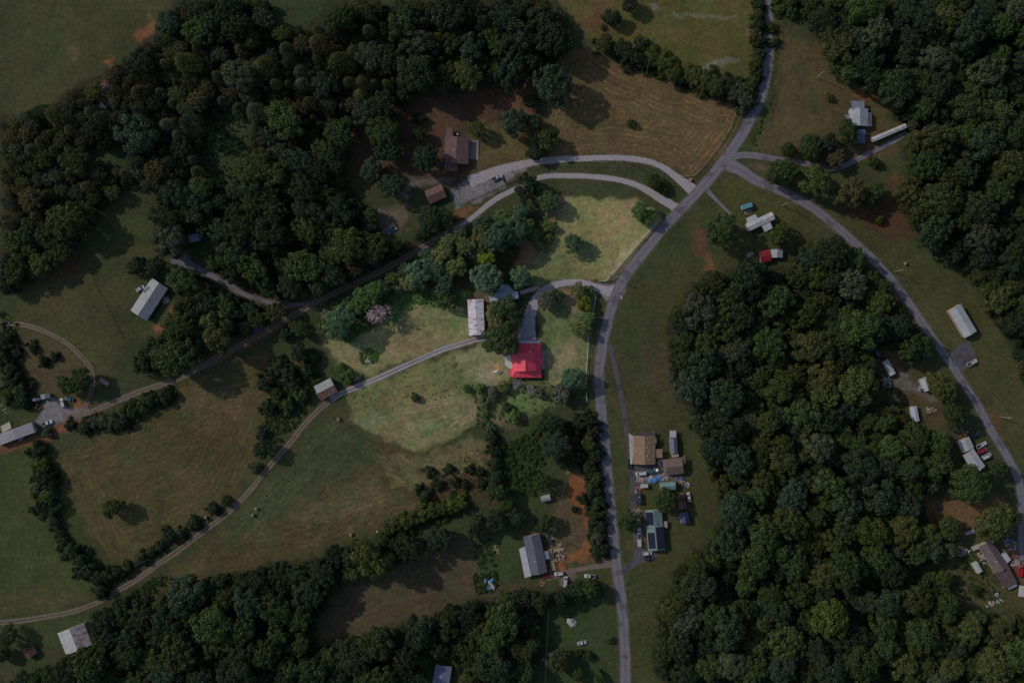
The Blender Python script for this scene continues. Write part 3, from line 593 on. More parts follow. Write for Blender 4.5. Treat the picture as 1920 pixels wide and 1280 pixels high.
# px py r tint kind | where it stands          ("#" starts a group shared by the lines below it)
HAND = """
634 603 31 B t|at the property's western corner beside the bare tree
607 612 14 O t|at the property's far left edge
652 628 15 L s|at the foot of the blue-green tree by the western corner
612 594 13 G t|behind the blue-green tree at the western corner
686 556 25 L t|above the bare pinkish tree
705 545 20 L t|with twiggy top right above the bare pinkish tree
668 575 17 L t|between the bare pinkish tree and the western corner
650 572 14 B t|between the bright pair and the blue-green corner tree
735 520 14 O t|on the belt's upper edge, first from the left
758 506 15 B t|on the belt's upper edge, second from the left
800 482 16 B t|on the belt's upper edge, third from the left
843 452 16 O t|on the belt's upper edge, fourth from the left
862 437 14 B t|on the belt's upper edge, fifth from the left
905 420 17 B t|on the belt's upper edge, sixth from the left
942 408 16 L t|on the belt's upper edge, seventh from the left
976 396 15 B t|on the belt's upper edge, eighth from the left
252 250 36 b t|standing out in the left wood, by far the broadest there
493 36 22 g t|at the top glade's left side
528 64 17 y t|below the top glade, bright one
316 44 24 b t|beside the orange soil of the top left pasture
608 160 26 b t|rising above low scrub in the upper left wood, left one
615 195 20 b t|rising above low scrub, just below its neighbour
505 256 22 b t|right of the wood glade
560 300 30 b t|left of the brown house lawn, at the wood's corner
610 285 26 m t|left of the brown house lawn, second one
640 285 16 b t|left of the brown house lawn, nearest one
195 165 13 O z|of pale purplish twigs by the red soil, upper one
192 200 13 O z|of pale purplish twigs by the red soil, lower one
710 588 27 O x|with pinkish spreading branches left of the rusty barn
722 538 13 O z|of grey twigs behind the bare pinkish one
748 538 13 G s|standing alone in lush grass between two tree clumps
785 512 26 B t|leading the clump left of the rusty barn
812 503 22 B t|second in the clump by the rusty barn
770 528 18 O t|lower left in the clump by the rusty barn
832 532 20 B t|standing out below the clump, left of the rusty barn
836 562 18 D t|nearest to the rusty barn on its left
855 500 20 O t|between the clump and the bare purplish tree
828 478 19 O t|on the property belt's upper edge, left one
872 462 19 O t|on the property belt's upper edge, right one
888 476 14 O x|of purplish twigs between the belt trees
912 482 19 Y t|in the middle of the property belt, the yellowest one
900 448 22 O t|above the bright yellow-green tree
935 445 28 B t|right of the bright yellow-green tree
962 432 25 B t|beside the reddish bare strip at the belt's right end
985 424 17 L t|overhanging the reddish bare strip
912 522 30 B t|beside the grey-blue shed, below the bright yellow-green tree
975 520 20 B t|standing apart right of the grey-blue shed
1000 440 15 L s|filling the hollow left of the reddish strip
1030 425 12 L s|by the fence line right of the reddish strip
1028 447 10 L s|lower of two right of the reddish strip
1026 376 20 D t|at the top corner of the property
988 351 25 d t|beside the gravel drive at the top corner of the property
1200 395 18 L t|left of a pair near the junction fence
1214 407 14 L t|right of a pair near the junction fence
1075 456 18 B t|alone in the middle of the straw-coloured paddock
946 578 24 D t|over the grey-blue shed's lower edge
930 590 20 O t|between the rusty barn and the red-roofed house, left one
962 600 18 D t|between the rusty barn and the pale drive
938 637 32 D t|hiding the left corner of the red roof
1024 562 17 G t|inside the curve of the pale drive, left one
1044 553 12 D t|inside the curve of the pale drive, behind the grey-green one
1082 545 16 O t|in front of the property gate beside the yellow bush
1104 545 11 L s|above the yellow bush by the gate
1096 567 16 Y s|rounded and yellow by the gate fence
1101 598 14 L t|at the end of the short white fence
1084 617 15 O t|on the lawn below the short white fence
1074 708 22 B t|at the lower right corner of the lawn
1052 738 17 G t|below the lawn's corner tree
1034 732 12 O s|left of the lawn's corner tree
968 720 13 G z|of grey twigs below the red roof's left corner
995 731 12 G z|of pale twigs below the red roof
1013 733 11 G s|between the pale dead tree and the lawn
945 725 14 O s|below the orange soil patch
925 735 13 G s|left of two below the orange soil patch
910 755 11 O s|on the hedge line below the orange soil patch
873 727 9 L s|left of a pair above the lower hay patch
899 727 10 L s|right of a pair above the lower hay patch
950 763 10 D s|alone in the rough grass below the red-roofed house
965 780 13 L s|low and lush at the property's lower edge
778 746 9 D s|between the rough strip and the lower mown field
650 705 15 L s|beside the crates near the lane
640 690 11 L s|upper one beside the crates near the lane
920 800 10 B s|at the lower right corner of the lower mown field
912 775 8 D s|on the right edge of the lower mown field
895 243 17 m t|at the right wall of the brown house
962 228 25 b t|on the brown lawn right of the brown house
798 297 26 b t|left of the brown house, nearest one
787 251 13 d t|behind the nearest tree left of the brown house
785 222 12 d s|on the brown lawn at the wood's edge
718 248 30 m t|on the brown lawn, upper of a touching pair
730 282 24 b t|on the brown lawn, lower of a touching pair
698 318 23 b t|left of the small brown garage, upper one
733 348 25 b t|left of the small brown garage, nearest one
692 405 17 m t|by the scrap yard left of the small brown garage
632 345 16 y s|in a clearing of the upper left wood
805 410 24 d t|below the small brown garage, left one
833 408 20 d t|below the small brown garage, right one
1036 157 37 b t|standing out at the mown field's left corner
993 190 14 d t|uppermost in the row left of the mown field
1001 228 15 b t|second in the row left of the mown field
1007 262 15 d t|third in the row left of the mown field
1027 262 19 m t|lit one on the row left of the mown field
1003 287 15 d t|lowest in the row by the gravel drive
1147 32 16 d t|in the top pasture, left one
1181 8 15 d t|in the top pasture at the frame's edge
1184 231 9 m s|alone in the middle of the striped mown field
1227 340 14 m t|between the two gravel drives, left one
1244 353 10 y s|between the two gravel drives, right one
1352 430 33 m t|alone on the lawn right of the junction
1461 440 19 y t|just below the white metal-roofed house
1466 322 27 m t|on the junction's right corner
1530 340 29 o t|second along the side road from the junction
1597 362 29 r t|third along the side road from the junction
1637 365 20 m t|last along the side road before the wood
1648 411 10 y s|on the bank below the side road trees
1520 274 22 m t|north of the upper right drive
1477 280 13 m t|beside the upper right drive
1555 268 17 d t|second tree north of the upper right drive
1591 247 21 m t|at the blue-grey house's lower left corner
1568 297 17 r t|between the upper right drive and the blue-grey roof
1553 180 9 y s|alone left of the blue-grey house
1640 305 12 m s|below the upper right drive
1706 655 24 m t|by the bend of the side road, left one
1734 650 20 m t|by the bend of the side road, right one
1766 724 25 o t|over the small pale building beside the side road
1791 777 25 m t|between the pale building and the white roofs
1718 822 30 m t|behind the white-roofed buildings, left one
1762 832 23 m t|behind the white-roofed buildings, right one
1820 908 39 m t|below the white-roofed buildings
1874 880 17 d t|between the white-roofed buildings and the side road
1868 978 36 o t|above the long brownish roof at the lower right
1780 990 20 m t|left of the bare soil above the long brownish roof
1768 1084 17 y t|at the left end of the cluttered garden, the yellowest
1808 1062 6 m s|in the cluttered garden fence
1828 1105 11 m s|in the cluttered garden of the long brownish roof
1246 938 21 m t|between the teal shed and the solar-panelled roof
1178 977 19 m t|left of the solar-panelled roof by the main road
1091 935 11 m s|on the red soil, upper one
1077 955 7 d s|on the red soil, lower one
1021 981 16 m t|above the dark-roofed lower house
823 1010 24 d t|rounded, alone at the end of the hedge
893 986 19 d t|left of a pair near the lower clearing
933 976 20 d t|right of a pair near the lower clearing
971 970 16 d t|behind the dark-roofed lower house
1040 835 30 b t|tallest below the property's lower edge
1032 795 22 d t|just below the property's lower edge
1020 905 18 m t|below the tallest one beneath the property
1060 868 15 d t|right of the tallest one beneath the property
930 922 18 m t|at the hedge corner below the property
949 948 14 m t|second at the hedge corner below the property
327 673 40 m t|beside the farm track at the left, the broadest
290 655 22 d t|left of the broadest one by the farm track
266 680 20 d t|at the pasture's corner left of the farm track
255 498 17 d t|above the grey-roofed left house, left one
290 498 19 d t|above the grey-roofed left house, right one
343 527 27 m t|at the right end of the grey-roofed left house
378 548 20 m t|right of the grey-roofed left house by the drive
150 712 23 m t|above the gravel yard at the left
125 722 18 m t|at the left of the gravel yard's trees
210 953 18 m t|alone in the left mown field
421 938 12 m s|where the lane passes the left mown field
488 812 13 g s|on the lane's left bank, upper one
492 842 17 d t|on the bank between the left field and the lane
478 876 12 g s|on the lane's left bank, lower one
515 585 20 o t|between the two farm tracks
500 600 10 y s|between the two farm tracks, beside the olive one
560 615 18 m t|left of the property's western corner
535 625 14 d s|below the farm track near the western corner
560 660 18 d t|above the collapsed-looking rusty shed
1045 1238 21 o t|beside the white trailer at the bottom
1081 1264 13 m t|lower right of the white trailer at the bottom
1082 1224 10 m s|left of a pair above the bottom edge
1101 1228 10 d s|right of a pair above the bottom edge
1144 1200 7 m s|beside the main road near the bottom edge
1125 1268 12 m s|at the bottom edge beside the main road
12 1195 20 d t|at the left edge above the small brown shed
0 1228 14 m t|at the left edge beside the small brown shed
1284 640 20 m t|jutting out of the middle wood towards the road
"""
ROWS = """
#the mown field's upper hedge
1133 80 17 o t;1158 90 12 m t;1173 93 17 d t;1188 106 18 d t;1207 116 14 d t;1224 111 14 y t;1246 123 16 y t;1263 136 17 y t;1281 146 14 d t;1299 141 17 o t;1317 149 20 o t;1341 161 20 o t;1362 161 16 d t;1380 173 16 g t;1396 186 16 g t;1406 197 10 y t
#the hedge along the upper road
1424 10 9 d s;1421 28 10 o s;1424 46 10 d s;1418 64 11 o s;1424 82 10 d s;1425 100 10 d s;1418 118 11 o s;1420 136 10 d s;1413 154 10 o s;1406 172 10 o s
#the hedgerow left of the left mown field
72 842 13 d s;80 868 12 y s;84 892 16 d s;74 912 12 g s;96 905 13 d s;92 930 15 m s;80 948 13 d s;102 952 13 d s;100 978 11 g s;112 1000 8 m s;120 1012 8 d s;133 1032 13 d s;150 1048 14 d s;165 1068 14 d s;152 1075 10 d s;182 1085 13 d s;198 1080 11 m s;190 1104 12 d s;222 1072 11 d s;238 1062 9 m s
#the lane bank below the left field
262 1048 10 g s;284 1034 8 d s;300 1024 8 d s;318 1005 11 d s;338 1000 9 d s;362 982 11 d s;402 955 9 d s
#the bank under the left gravel yard
132 795 8 d s;160 800 11 d s;178 790 10 g s;196 790 11 g s;214 794 12 g s;232 792 12 d s;250 770 12 m s;268 762 12 m s;286 750 12 d s;310 742 13 d s;88 812 8 g s
#the overgrown strip at the left edge
8 645 14 d s;4 668 13 d s;20 690 12 d s;26 712 13 d s;36 735 14 m s;18 738 12 o s;44 752 13 d s;30 660 9 d s
#the belt along the lower road
1100 790 14 d s;1112 808 12 d s;1104 832 14 o s;1114 852 13 d s;1106 874 13 d s;1118 896 12 o s;1112 918 13 d s;1122 940 12 d s;1118 962 13 o s;1124 985 12 d s;1120 1008 12 g s;1128 1030 12 d s;1080 800 12 d s;1076 828 12 d s;1082 856 12 d s
#the brush patch below the property
806 884 9 d s;842 878 8 d s;852 902 8 d s;880 880 7 d s;902 884 7 d s;822 908 8 d s;872 908 7 d s;798 928 10 d s;850 930 7 m s;905 905 7 d s;786 915 6 d s;812 950 8 o s;838 960 7 d s
#the bright hedge above the lower clearing
740 985 13 y s;758 980 13 y s;776 973 14 y s;795 966 13 y s;812 958 13 y s;830 955 13 y s;848 948 13 y s;864 942 13 y s;728 994 12 m s
#the short dark hedge below the property
922 822 11 d s;928 845 11 d s;930 868 11 d s;934 892 12 d s;926 905 10 d s
#the left pasture's rough corner
61 651 8 d s;102 668 7 d s;82 677 8 d s;60 720 6 d s
#the bank by the two-toned lane barn
540 700 14 d s;555 720 12 d s;520 738 11 m s;540 760 12 m s;565 742 12 m s;505 765 11 d s;575 690 12 d s;585 670 11 m s;500 720 13 d s;520 690 14 d s
#the upper right roadside bushes
1448 52 8 m s;1452 78 8 m s;1466 12 12 y s;1484 18 12 m s
"""
ORD = 'first second third fourth fifth sixth seventh eighth ninth tenth eleventh twelfth thirteenth fourteenth fifteenth sixteenth seventeenth eighteenth nineteenth twentieth'.split()
placed = []      # (px, py, r) of every crown, so the woods grow round them
WORD = {'t': 'broadleaf tree', 'c': 'cedar', 's': 'shrub', 'x': 'bare dead tree', 'z': 'bare dead tree'}
def add(px, py, r, tint, kind, where, group=None):
    tw = TINT[tint][0]; size = 'large ' if r >= 28 else ('small ' if r <= 10 else '')
    lab = f"{size}{tw} {WORD[kind]} {where}" if kind in 'tcs' else f"{WORD[kind]} {where}"
    placed.append((px, py, r)); plant(px, py, r, tint, kind, lab, group, 1.0)
for ln in HAND.strip().splitlines():
    a, where = ln.split('|'); px, py, r, tt, kd = a.split(); add(float(px), float(py), float(r), tt, kd, where)
for blk in ROWS.strip().split('#')[1:]:
    head, body = blk.strip().split('\n'); 
    row = [e.split() for e in body.split(';')]; xs_ = [float(e[0]) for e in row]; ys_ = [float(e[1]) for e in row]; hor = max(xs_)-min(xs_) > max(ys_)-min(ys_)
    row.sort(key=lambda e: float(e[0]) if hor else float(e[1]))
    for k, (px, py, r, tt, kd) in enumerate(row):
        r = float(r)*(1.18 if kd == 's' else 1.0); placed.append((float(px), float(py), r))
        plant(float(px), float(py), r, tt, kd, f"{TINT[tt][0]} {WORD[kd]}, {ORD[k]} from the {'left' if hor else 'top'} in {head}", ('trees and shrubs of '+head))

# the woods: biggest crowns are trees of their own, the rest is one mass
KEEPOUT = [(l, 8) for l in (smooth_line(MAIN, 20), smooth_line(EAST, 20), smooth_line(DRIVE_B, 20), smooth_line(LEFT_DRIVE, 15), smooth_line(LANE, 20), smooth_line(NEDRIVE, 20))]
HOUSES_KEEP = [(364, 446, 16), (1440, 478, 26), (1605, 225, 40), (1665, 690, 24), (1732, 718, 16), (1715, 776, 14), (1820, 850, 30), (828, 1262, 22), (138, 1196, 34), (1870, 1055, 48), (732, 430, 22), (1455, 474, 16), (1812, 602, 30), (1640, 662, 14)]
WTINT = {'nw': 'dddddmmmbbboogrgdm', 'lane': 'ddmmob', 'ne': 'ddmmmmoogdbd', 'mid': 'mmmmmoogddybm', 'south': 'dddmmmdob'}
WNAME = {'nw': 'the dark wood across the upper left', 'lane': 'the small wood between drive and farm track', 'ne': 'the wood in the upper right corner', 'mid': 'the big wood right of the main road', 'south': 'the wood along the bottom edge'}
wr = random.Random(99); forest = []
SCRUB = pts('0,215 190,130 330,60 480,90 620,40 840,20 850,110 760,150 700,190 640,230 590,260 470,300 330,360 250,345 150,430 0,430')
arr = np.array(placed)
def too_close(x, y, r, A, k):
    return len(A) and bool(np.any(np.hypot(A[:, 0]-x, A[:, 1]-y) < k*(A[:, 2]+r)))
for wn_, P in WOODS.items():
    Pn = np.array(P); x0, y0 = np.maximum(Pn.min(0), -20); x1, y1 = np.minimum(Pn.max(0), [1940, 1300]); area = (x1-x0)*(y1-y0)
    mine = np.zeros((0, 3))
    for r0, r1, k, dens in ((25, 36, 0.7, 0.0008), (18, 26, 0.64, 0.0024), (12, 19, 0.6, 0.006), (7.5, 12, 0.58, 0.012)):
        n = int(area*dens); X = np.array([wr.uniform(x0, x1) for _ in range(n)]); Y = np.array([wr.uniform(y0, y1) for _ in range(n)])
        R = np.array([wr.uniform(r0, r1) for _ in range(n)]); ok = sdist(P, X, Y) > R*0.55
        if wn_ == 'nw' and r0 > 12: ok &= (sdist(SCRUB, X, Y) < -4) | (RNG.random(n) < 0.12)
        for g in GLADES: ok &= sdist(g, X, Y) < -R*0.5
        for l, hw in KEEPOUT: ok &= ldist(l, X, Y) > hw+R*0.75
        for hx, hy, hr in HOUSES_KEEP: ok &= np.hypot(X-hx, Y-hy) > hr+R*0.7
        for x, y, r in zip(X[ok], Y[ok], R[ok]):
            if too_close(x, y, r, arr, 0.72) or too_close(x, y, r, mine, k): continue
            mine = np.vstack([mine, [x, y, r]])
    forest += [(x, y, r, wn_) for x, y, r in mine]
def wood_tint(x, y, wd):
    s = WTINT[wd]; n = float(vnoise(np.array([x]), np.array([y]), 90, 5)[0])
    c = wr.choice(s)
    if n > 0.25 and wr.random() < 0.5: c = 'o' if wd != 'south' else 'm'
    if n < -0.25 and wr.random() < 0.5: c = 'd'
    return c
forest.sort(key=lambda f: -f[2])
nbroad = sum(1 for o in bpy.data.objects if o.get('category') == 'tree')
own = max(0, 300-nbroad)
LAND = [('nw', 60, 260, 'near the left edge of the upper left wood'), ('nw', 60, 420, 'behind the left pasture wire fence'), ('nw', 220, 170, 'beside the top left pasture'), ('nw', 400, 60, 'under the top edge, left of the glade'), ('nw', 250, 280, 'in the middle of the left wood'),
 ('nw', 430, 180, 'left of the upper left wood glade'), ('nw', 560, 130, 'just below the top glade'), ('nw', 700, 60, 'below the top edge, right of the glade'), ('nw', 880, 60, 'above the brown house lawn'), ('nw', 1000, 60, 'near the top pasture, left of the mown field'), ('nw', 560, 260, 'left of the brown house lawn'),
 ('nw', 480, 380, 'in the wood above the left drive'), ('nw', 600, 420, 'left of the scrap yard'), ('nw', 760, 460, 'between scrap yard and farm track'), ('nw', 360, 400, 'around the cabin in the trees'), ('nw', 560, 520, 'above the farm track fork'),
 ('lane', 400, 600, 'in the small wood between drive and farm track'), ('ne', 1560, 60, 'at the top of the upper right wood'), ('ne', 1700, 120, 'above the blue-grey roofed house'), ('ne', 1860, 80, 'in the top right corner'), ('ne', 1780, 250, 'right of the narrow pale mobile home'), ('ne', 1740, 380, 'above the lawn of the pale workshop'), ('ne', 1870, 400, 'near the right edge, above the workshop'), ('ne', 1890, 600, 'right of the pale workshop'),
 ('mid', 1400, 560, 'below the dark red shed'), ('mid', 1560, 500, 'inside the bend of the side road'), ('mid', 1300, 640, 'at the wood edge by the curve of the main road'), ('mid', 1480, 680, 'in the upper middle of the big wood'), ('mid', 1620, 620, 'left of the dark trailer'), ('mid', 1380, 800, 'right of the tan-roofed house'), ('mid', 1560, 820, 'left of the pale rubble clearing'), ('mid', 1680, 880, 'left of the white-roofed houses'), ('mid', 1430, 950, 'right of the solar-panelled roof'), ('mid', 1600, 980, 'in the lower middle of the big wood'), ('mid', 1320, 1100, 'by the lower main road'), ('mid', 1480, 1120, 'deep in the lower big wood'), ('mid', 1650, 1130, 'left of the cluttered garden'), ('mid', 1280, 1230, 'in the bottom corner by the main road'), ('mid', 1450, 1240, 'at the bottom edge of the big wood'), ('mid', 1640, 1240, 'at the bottom edge below the cluttered garden'), ('mid', 1830, 1200, 'below the line of pale scrap'),
 ('south', 260, 1180, 'right of the large two-toned barn'), ('south', 120, 1260, 'below the large two-toned barn'), ('south', 420, 1140, 'below the lane in the bottom wood'), ('south', 400, 1250, 'at the bottom edge, left part'), ('south', 560, 1100, 'left of the lower clearing'), ('south', 700, 1040, 'above the lower clearing'), ('south', 600, 1250, 'below the lower clearing'), ('south', 760, 1220, 'left of the dusky blue roof'), ('south', 920, 1190, 'right of the dusky blue roof'), ('south', 960, 1130, 'below the scrap of the lower clearing'), ('south', 1090, 1105, 'in the belt below the tan drive')]
mine_ = {}
for x, y, r, wd in forest[:own]:
    tt = wood_tint(x, y, wd); hs = wr.uniform(0.95, 1.2); lm = min((l for l in LAND if l[0] == wd), key=lambda l: math.hypot(l[1]-x, l[2]-y))[3]
    mine_.setdefault((lm, tt), []).append((x, y, r, wd, hs))
for (lm, tt), L_ in mine_.items():
    L_.sort()
    for k, (x, y, r, wd, hs) in enumerate(L_):
        od = '' if len(L_) == 1 else (', leftmost such' if k == 0 else ', rightmost such' if k == len(L_)-1 else f", {ORD[k]} from left")
        plant(x, y, r, tt, 't', f"big {TINT[tt][0]} tree {lm}{od}", 'big trees of '+WNAME[wd], hs)
rest = forest[own:]

def scatter(name, items, protos, label):
    """one object of many plants nobody could count: points that carry plants (geometry nodes)"""
    col = bpy.data.collections.new(name+'_kinds')
    for k, ms in enumerate(protos):
        o = bpy.data.objects.new(f'{name}_kind_{k:02d}', ms); col.objects.link(o)
    n = len(items); me = bpy.data.meshes.new(name); me.vertices.add(n)
    me.vertices.foreach_set('co', np.array([i[0] for i in items], np.float32).ravel())
    for nm, ty, idx in (('kind', 'INT', 1), ('turn', 'FLOAT', 2)):
        a = me.attributes.new(nm, ty, 'POINT'); a.data.foreach_set('value', np.array([i[idx] for i in items], np.int32 if ty == 'INT' else np.float32))
    a = me.attributes.new('size', 'FLOAT_VECTOR', 'POINT'); a.data.foreach_set('vector', np.array([i[3] for i in items], np.float32).ravel())
    a = me.attributes.new('tint', 'FLOAT_COLOR', 'POINT'); a.data.foreach_set('color', np.array([tuple(i[4])+(1,) for i in items], np.float32).ravel())
    me.update(); o = link(name, me); struct(o, 'stuff', label)
    g = bpy.data.node_groups.new(name, 'GeometryNodeTree'); g.interface.new_socket('Geometry', in_out='INPUT', socket_type='NodeSocketGeometry'); g.interface.new_socket('Geometry', in_out='OUTPUT', socket_type='NodeSocketGeometry')
    N = g.nodes; gi = N.new('NodeGroupInput'); go = N.new('NodeGroupOutput'); ci = N.new('GeometryNodeCollectionInfo'); ci.inputs[0].default_value = col; ci.inputs[1].default_value = True; ci.inputs[2].default_value = True
    ip = N.new('GeometryNodeInstanceOnPoints'); ip.inputs['Pick Instance'].default_value = True
    def na(nm, ty):
        q = N.new('GeometryNodeInputNamedAttribute'); q.data_type = ty; q.inputs[0].default_value = nm; return q.outputs[0]
    cx = N.new('ShaderNodeCombineXYZ'); L = g.links; L.new(na('turn', 'FLOAT'), cx.inputs[2])
    L.new(gi.outputs[0], ip.inputs['Points']); L.new(ci.outputs[0], ip.inputs['Instance']); L.new(na('kind', 'INT'), ip.inputs['Instance Index'])
    L.new(cx.outputs[0], ip.inputs['Rotation']); L.new(na('size', 'FLOAT_VECTOR'), ip.inputs['Scale']); L.new(ip.outputs[0], go.inputs[0])
    md = o.modifiers.new('plants', 'NODES'); md.node_group = g; return o
def inst(me):
    m = me.copy(); m.materials.clear(); m.materials.append(LEAFI); return m
def whole(cm, tm):
    """crown and trunk joined, for the mass"""
    bm = bmesh.new(); bm.from_mesh(cm); k = len(bm.faces); bm.from_mesh(tm); bm.faces.ensure_lookup_table()
    for f in bm.faces[k:]: f.material_index = 1
    m = bpy.data.meshes.new('tree'); bm.to_mesh(m); bm.free(); m.materials.append(LEAFI); m.materials.append(BARK); return m
TREEKINDS = [whole(c_, TRUNK[i % 3]) for i, c_ in enumerate(CROWN['t'])]+[whole(c_, CSTEM) for c_ in CROWN['c']]
items = []
for x, y, r, wd in rest:
    R = r*S; hs = wr.uniform(0.95, 1.35); p = at(x, y, 1.35*R*hs); tt = TINT[wood_tint(x, y, wd)][1]; v = wr.uniform(0.68, 1.32)
    scr = wd == 'nw' and float(sdist(SCRUB, np.array([x]), np.array([y]))[0]) > 0
    if scr: tt = TINT[wr.choice('ggoordrgd')][1]; hs *= 0.9
    items.append(((p.x, p.y, gz(p.x, p.y)), (wr.choice((12, 13, 7, 10, 3, 12)) if scr else wr.randrange(12)), wr.uniform(0, 6.28), (R*wr.uniform(0.85, 1.2), R*wr.uniform(0.85, 1.2), R*hs), [q*v for q in tt]))
scatter('woodland', items, TREEKINDS, 'dense mass of smaller trees filling the woods')
# rough growth: weeds, brambles and saplings
ROUGH = [(pts("640,740 760,695 850,658 880,700 890,735 760,762 660,782"), 150, 'O', 0.5), (pts("600,612 660,640 700,610 690,570 620,580"), 80, 'L', 1.2), (pts("730,575 800,545 870,555 870,580 780,578 720,605"), 120, 'L', 0.9),
         (pts("668,660 690,652 710,662 705,680 680,684"), 60, 'L', 0.9), (pts("895,725 1030,715 1060,755 930,800 905,790"), 70, 'L', 1.0), (pts("888,725 915,735 925,812 895,800"), 40, 'D', 0.9),
         (pts("985,440 1030,400 1045,410 1030,475 1010,470"), 60, 'L', 1.2), (pts("930,840 1010,800 1020,880 1000,930 940,920"), 180, 'm', 1.5), (pts("785,880 900,840 935,880 930,930 860,950 780,965"), 160, 'o', 0.6),
         (pts("490,760 560,680 610,700 560,790 520,830 490,820"), 280, 'm', 1.3), (pts("180,800 330,735 340,748 240,800 190,812"), 160, 'm', 1.2), (pts("560,840 600,790 640,780 600,830 500,950 470,970"), 110, 'm', 0.5),
         (pts("225,1120 300,1075 330,1085 290,1110"), 130, 'm', 1.1), (pts("1090,770 1118,770 1138,1045 1105,1045"), 260, 'd', 1.3), (pts("376,225 420,200 462,232 470,270 440,345 385,350"), 160, 'd', 0.9),
         (pts("0,580 30,600 60,745 10,760"), 150, 'd', 1.2), (pts("920,815 935,815 940,930 922,930"), 80, 'd', 1.4), (pts("250,1062 400,960 410,970 270,1062"), 110, 'd', 1.0),
         (pts("1405,270 1440,190 1446,195 1415,282"), 50, 'y', 0.8),
         (pts("1640,690 1700,740 1720,790 1690,785 1640,720"), 90, 'm', 1.0), (pts("1780,1030 1850,1030 1890,1120 1800,1130"), 110, 'm', 0.9), (pts("880,1010 920,1000 930,1060 900,1070"), 50, 'm', 1.0), (pts("885,1075 930,1070 930,1110 890,1110"), 70, 'm', 1.2)]
TUFT = [inst(low(51, 9, 0.4, 170, 0.13)), inst(low(52, 7, 0.45, 150, 0.14)), inst(low(53, 12, 0.34, 190, 0.12))]
items = []
for P, n, tt, sz in ROUGH:
    Pn = np.array(P); a, c_ = Pn.min(0), Pn.max(0); X = RNG.uniform(a[0], c_[0], n*4); Y = RNG.uniform(a[1], c_[1], n*4); ok = sdist(P, X, Y) > 0
    for l in (MAIN, LANE, DRIVE_B, LOOP): ok &= ldist(l, X, Y) > 9
    for x, y in zip(X[ok], Y[ok]):
        p = at(x, y); k = sz*(0.22+0.75*wr.random()**2.2); v = wr.uniform(0.9, 1.6)
        items.append(((p.x, p.y, gz(p.x, p.y)-0.05), wr.randrange(3), wr.uniform(0, 6.28), (k, k, k*0.8), [q*v for q in TINT[tt][1]]))
for blk in ROWS.strip().split('#')[1:]:      # brambles that knit the hedges together
    for e in blk.strip().split('\n')[1].split(';'):
        px, py, r, tt, kd = e.split(); px, py, r = float(px), float(py), float(r)
        for _ in range(11):
            a = wr.uniform(0, 6.28); d = r*wr.uniform(0.7, 1.7); p = at(px+d*math.cos(a), py+d*math.sin(a)); k = r*S*wr.uniform(0.25, 0.6); v = wr.uniform(0.8, 1.3)
            items.append(((p.x, p.y, gz(p.x, p.y)-0.05), wr.randrange(3), wr.uniform(0, 6.28), (k, k*wr.uniform(0.7, 1.3), k*0.85), [q*v for q in TINT[tt][1]]))
scatter('weeds', items, TUFT, 'rough weeds and brambles in banks and pasture')
print('own trees', nbroad+own, 'mass', len(rest), 'weeds', len(items))
# ---------------------------------------------------------------- buildings
SUNDIR2 = Vector((-0.9, 0.433))
WHITE = (0.5, 0.51, 0.52)
def frame_of(quad, z):
    P = [at(x, y, z) for x, y in quad]; c = sum(P, Vector())/4
    u = ((P[1]-P[0])+(P[2]-P[3])); u.z = 0; L = u.length/2; u.normalize(); v = Vector((-u.y, u.x, 0))
    W = abs(((P[3]-P[0])+(P[2]-P[1])).dot(v))/2
    return c, math.atan2(u.y, u.x), L, W
GLASS = glass()
def opening(th, x, y, z, wd, ht, side, kind='window', col=(0.6, 0.6, 0.58)):
    """a window or door standing a little proud of a wall; side 0/1 = -y/+y wall, 2/3 = -x/+x wall"""
    n = [(0, -1), (0, 1), (-1, 0), (1, 0)][side]
    def bx(c, w_, d, h_): return (c, (w_, d, h_) if side < 2 else (d, w_, h_))
    f = MB().box(*bx((x+n[0]*0.03, y+n[1]*0.03, z), wd, 0.08, ht)).build(kind, paint(col, 0.6), th)
    if kind == 'window':
        MB().box(*bx((x+n[0]*0.075, y+n[1]*0.075, z), wd-0.16, 0.03, ht-0.16)).build('pane', GLASS, f)
    else:
        ox, oy = (0.35, 0) if side < 2 else (0, 0.35)
        MB().box((x+n[0]*0.1+ox, y+n[1]*0.1+oy, z), (0.09, 0.09, 0.05)).build('handle', paint((0.3, 0.3, 0.3), 0.3), f)
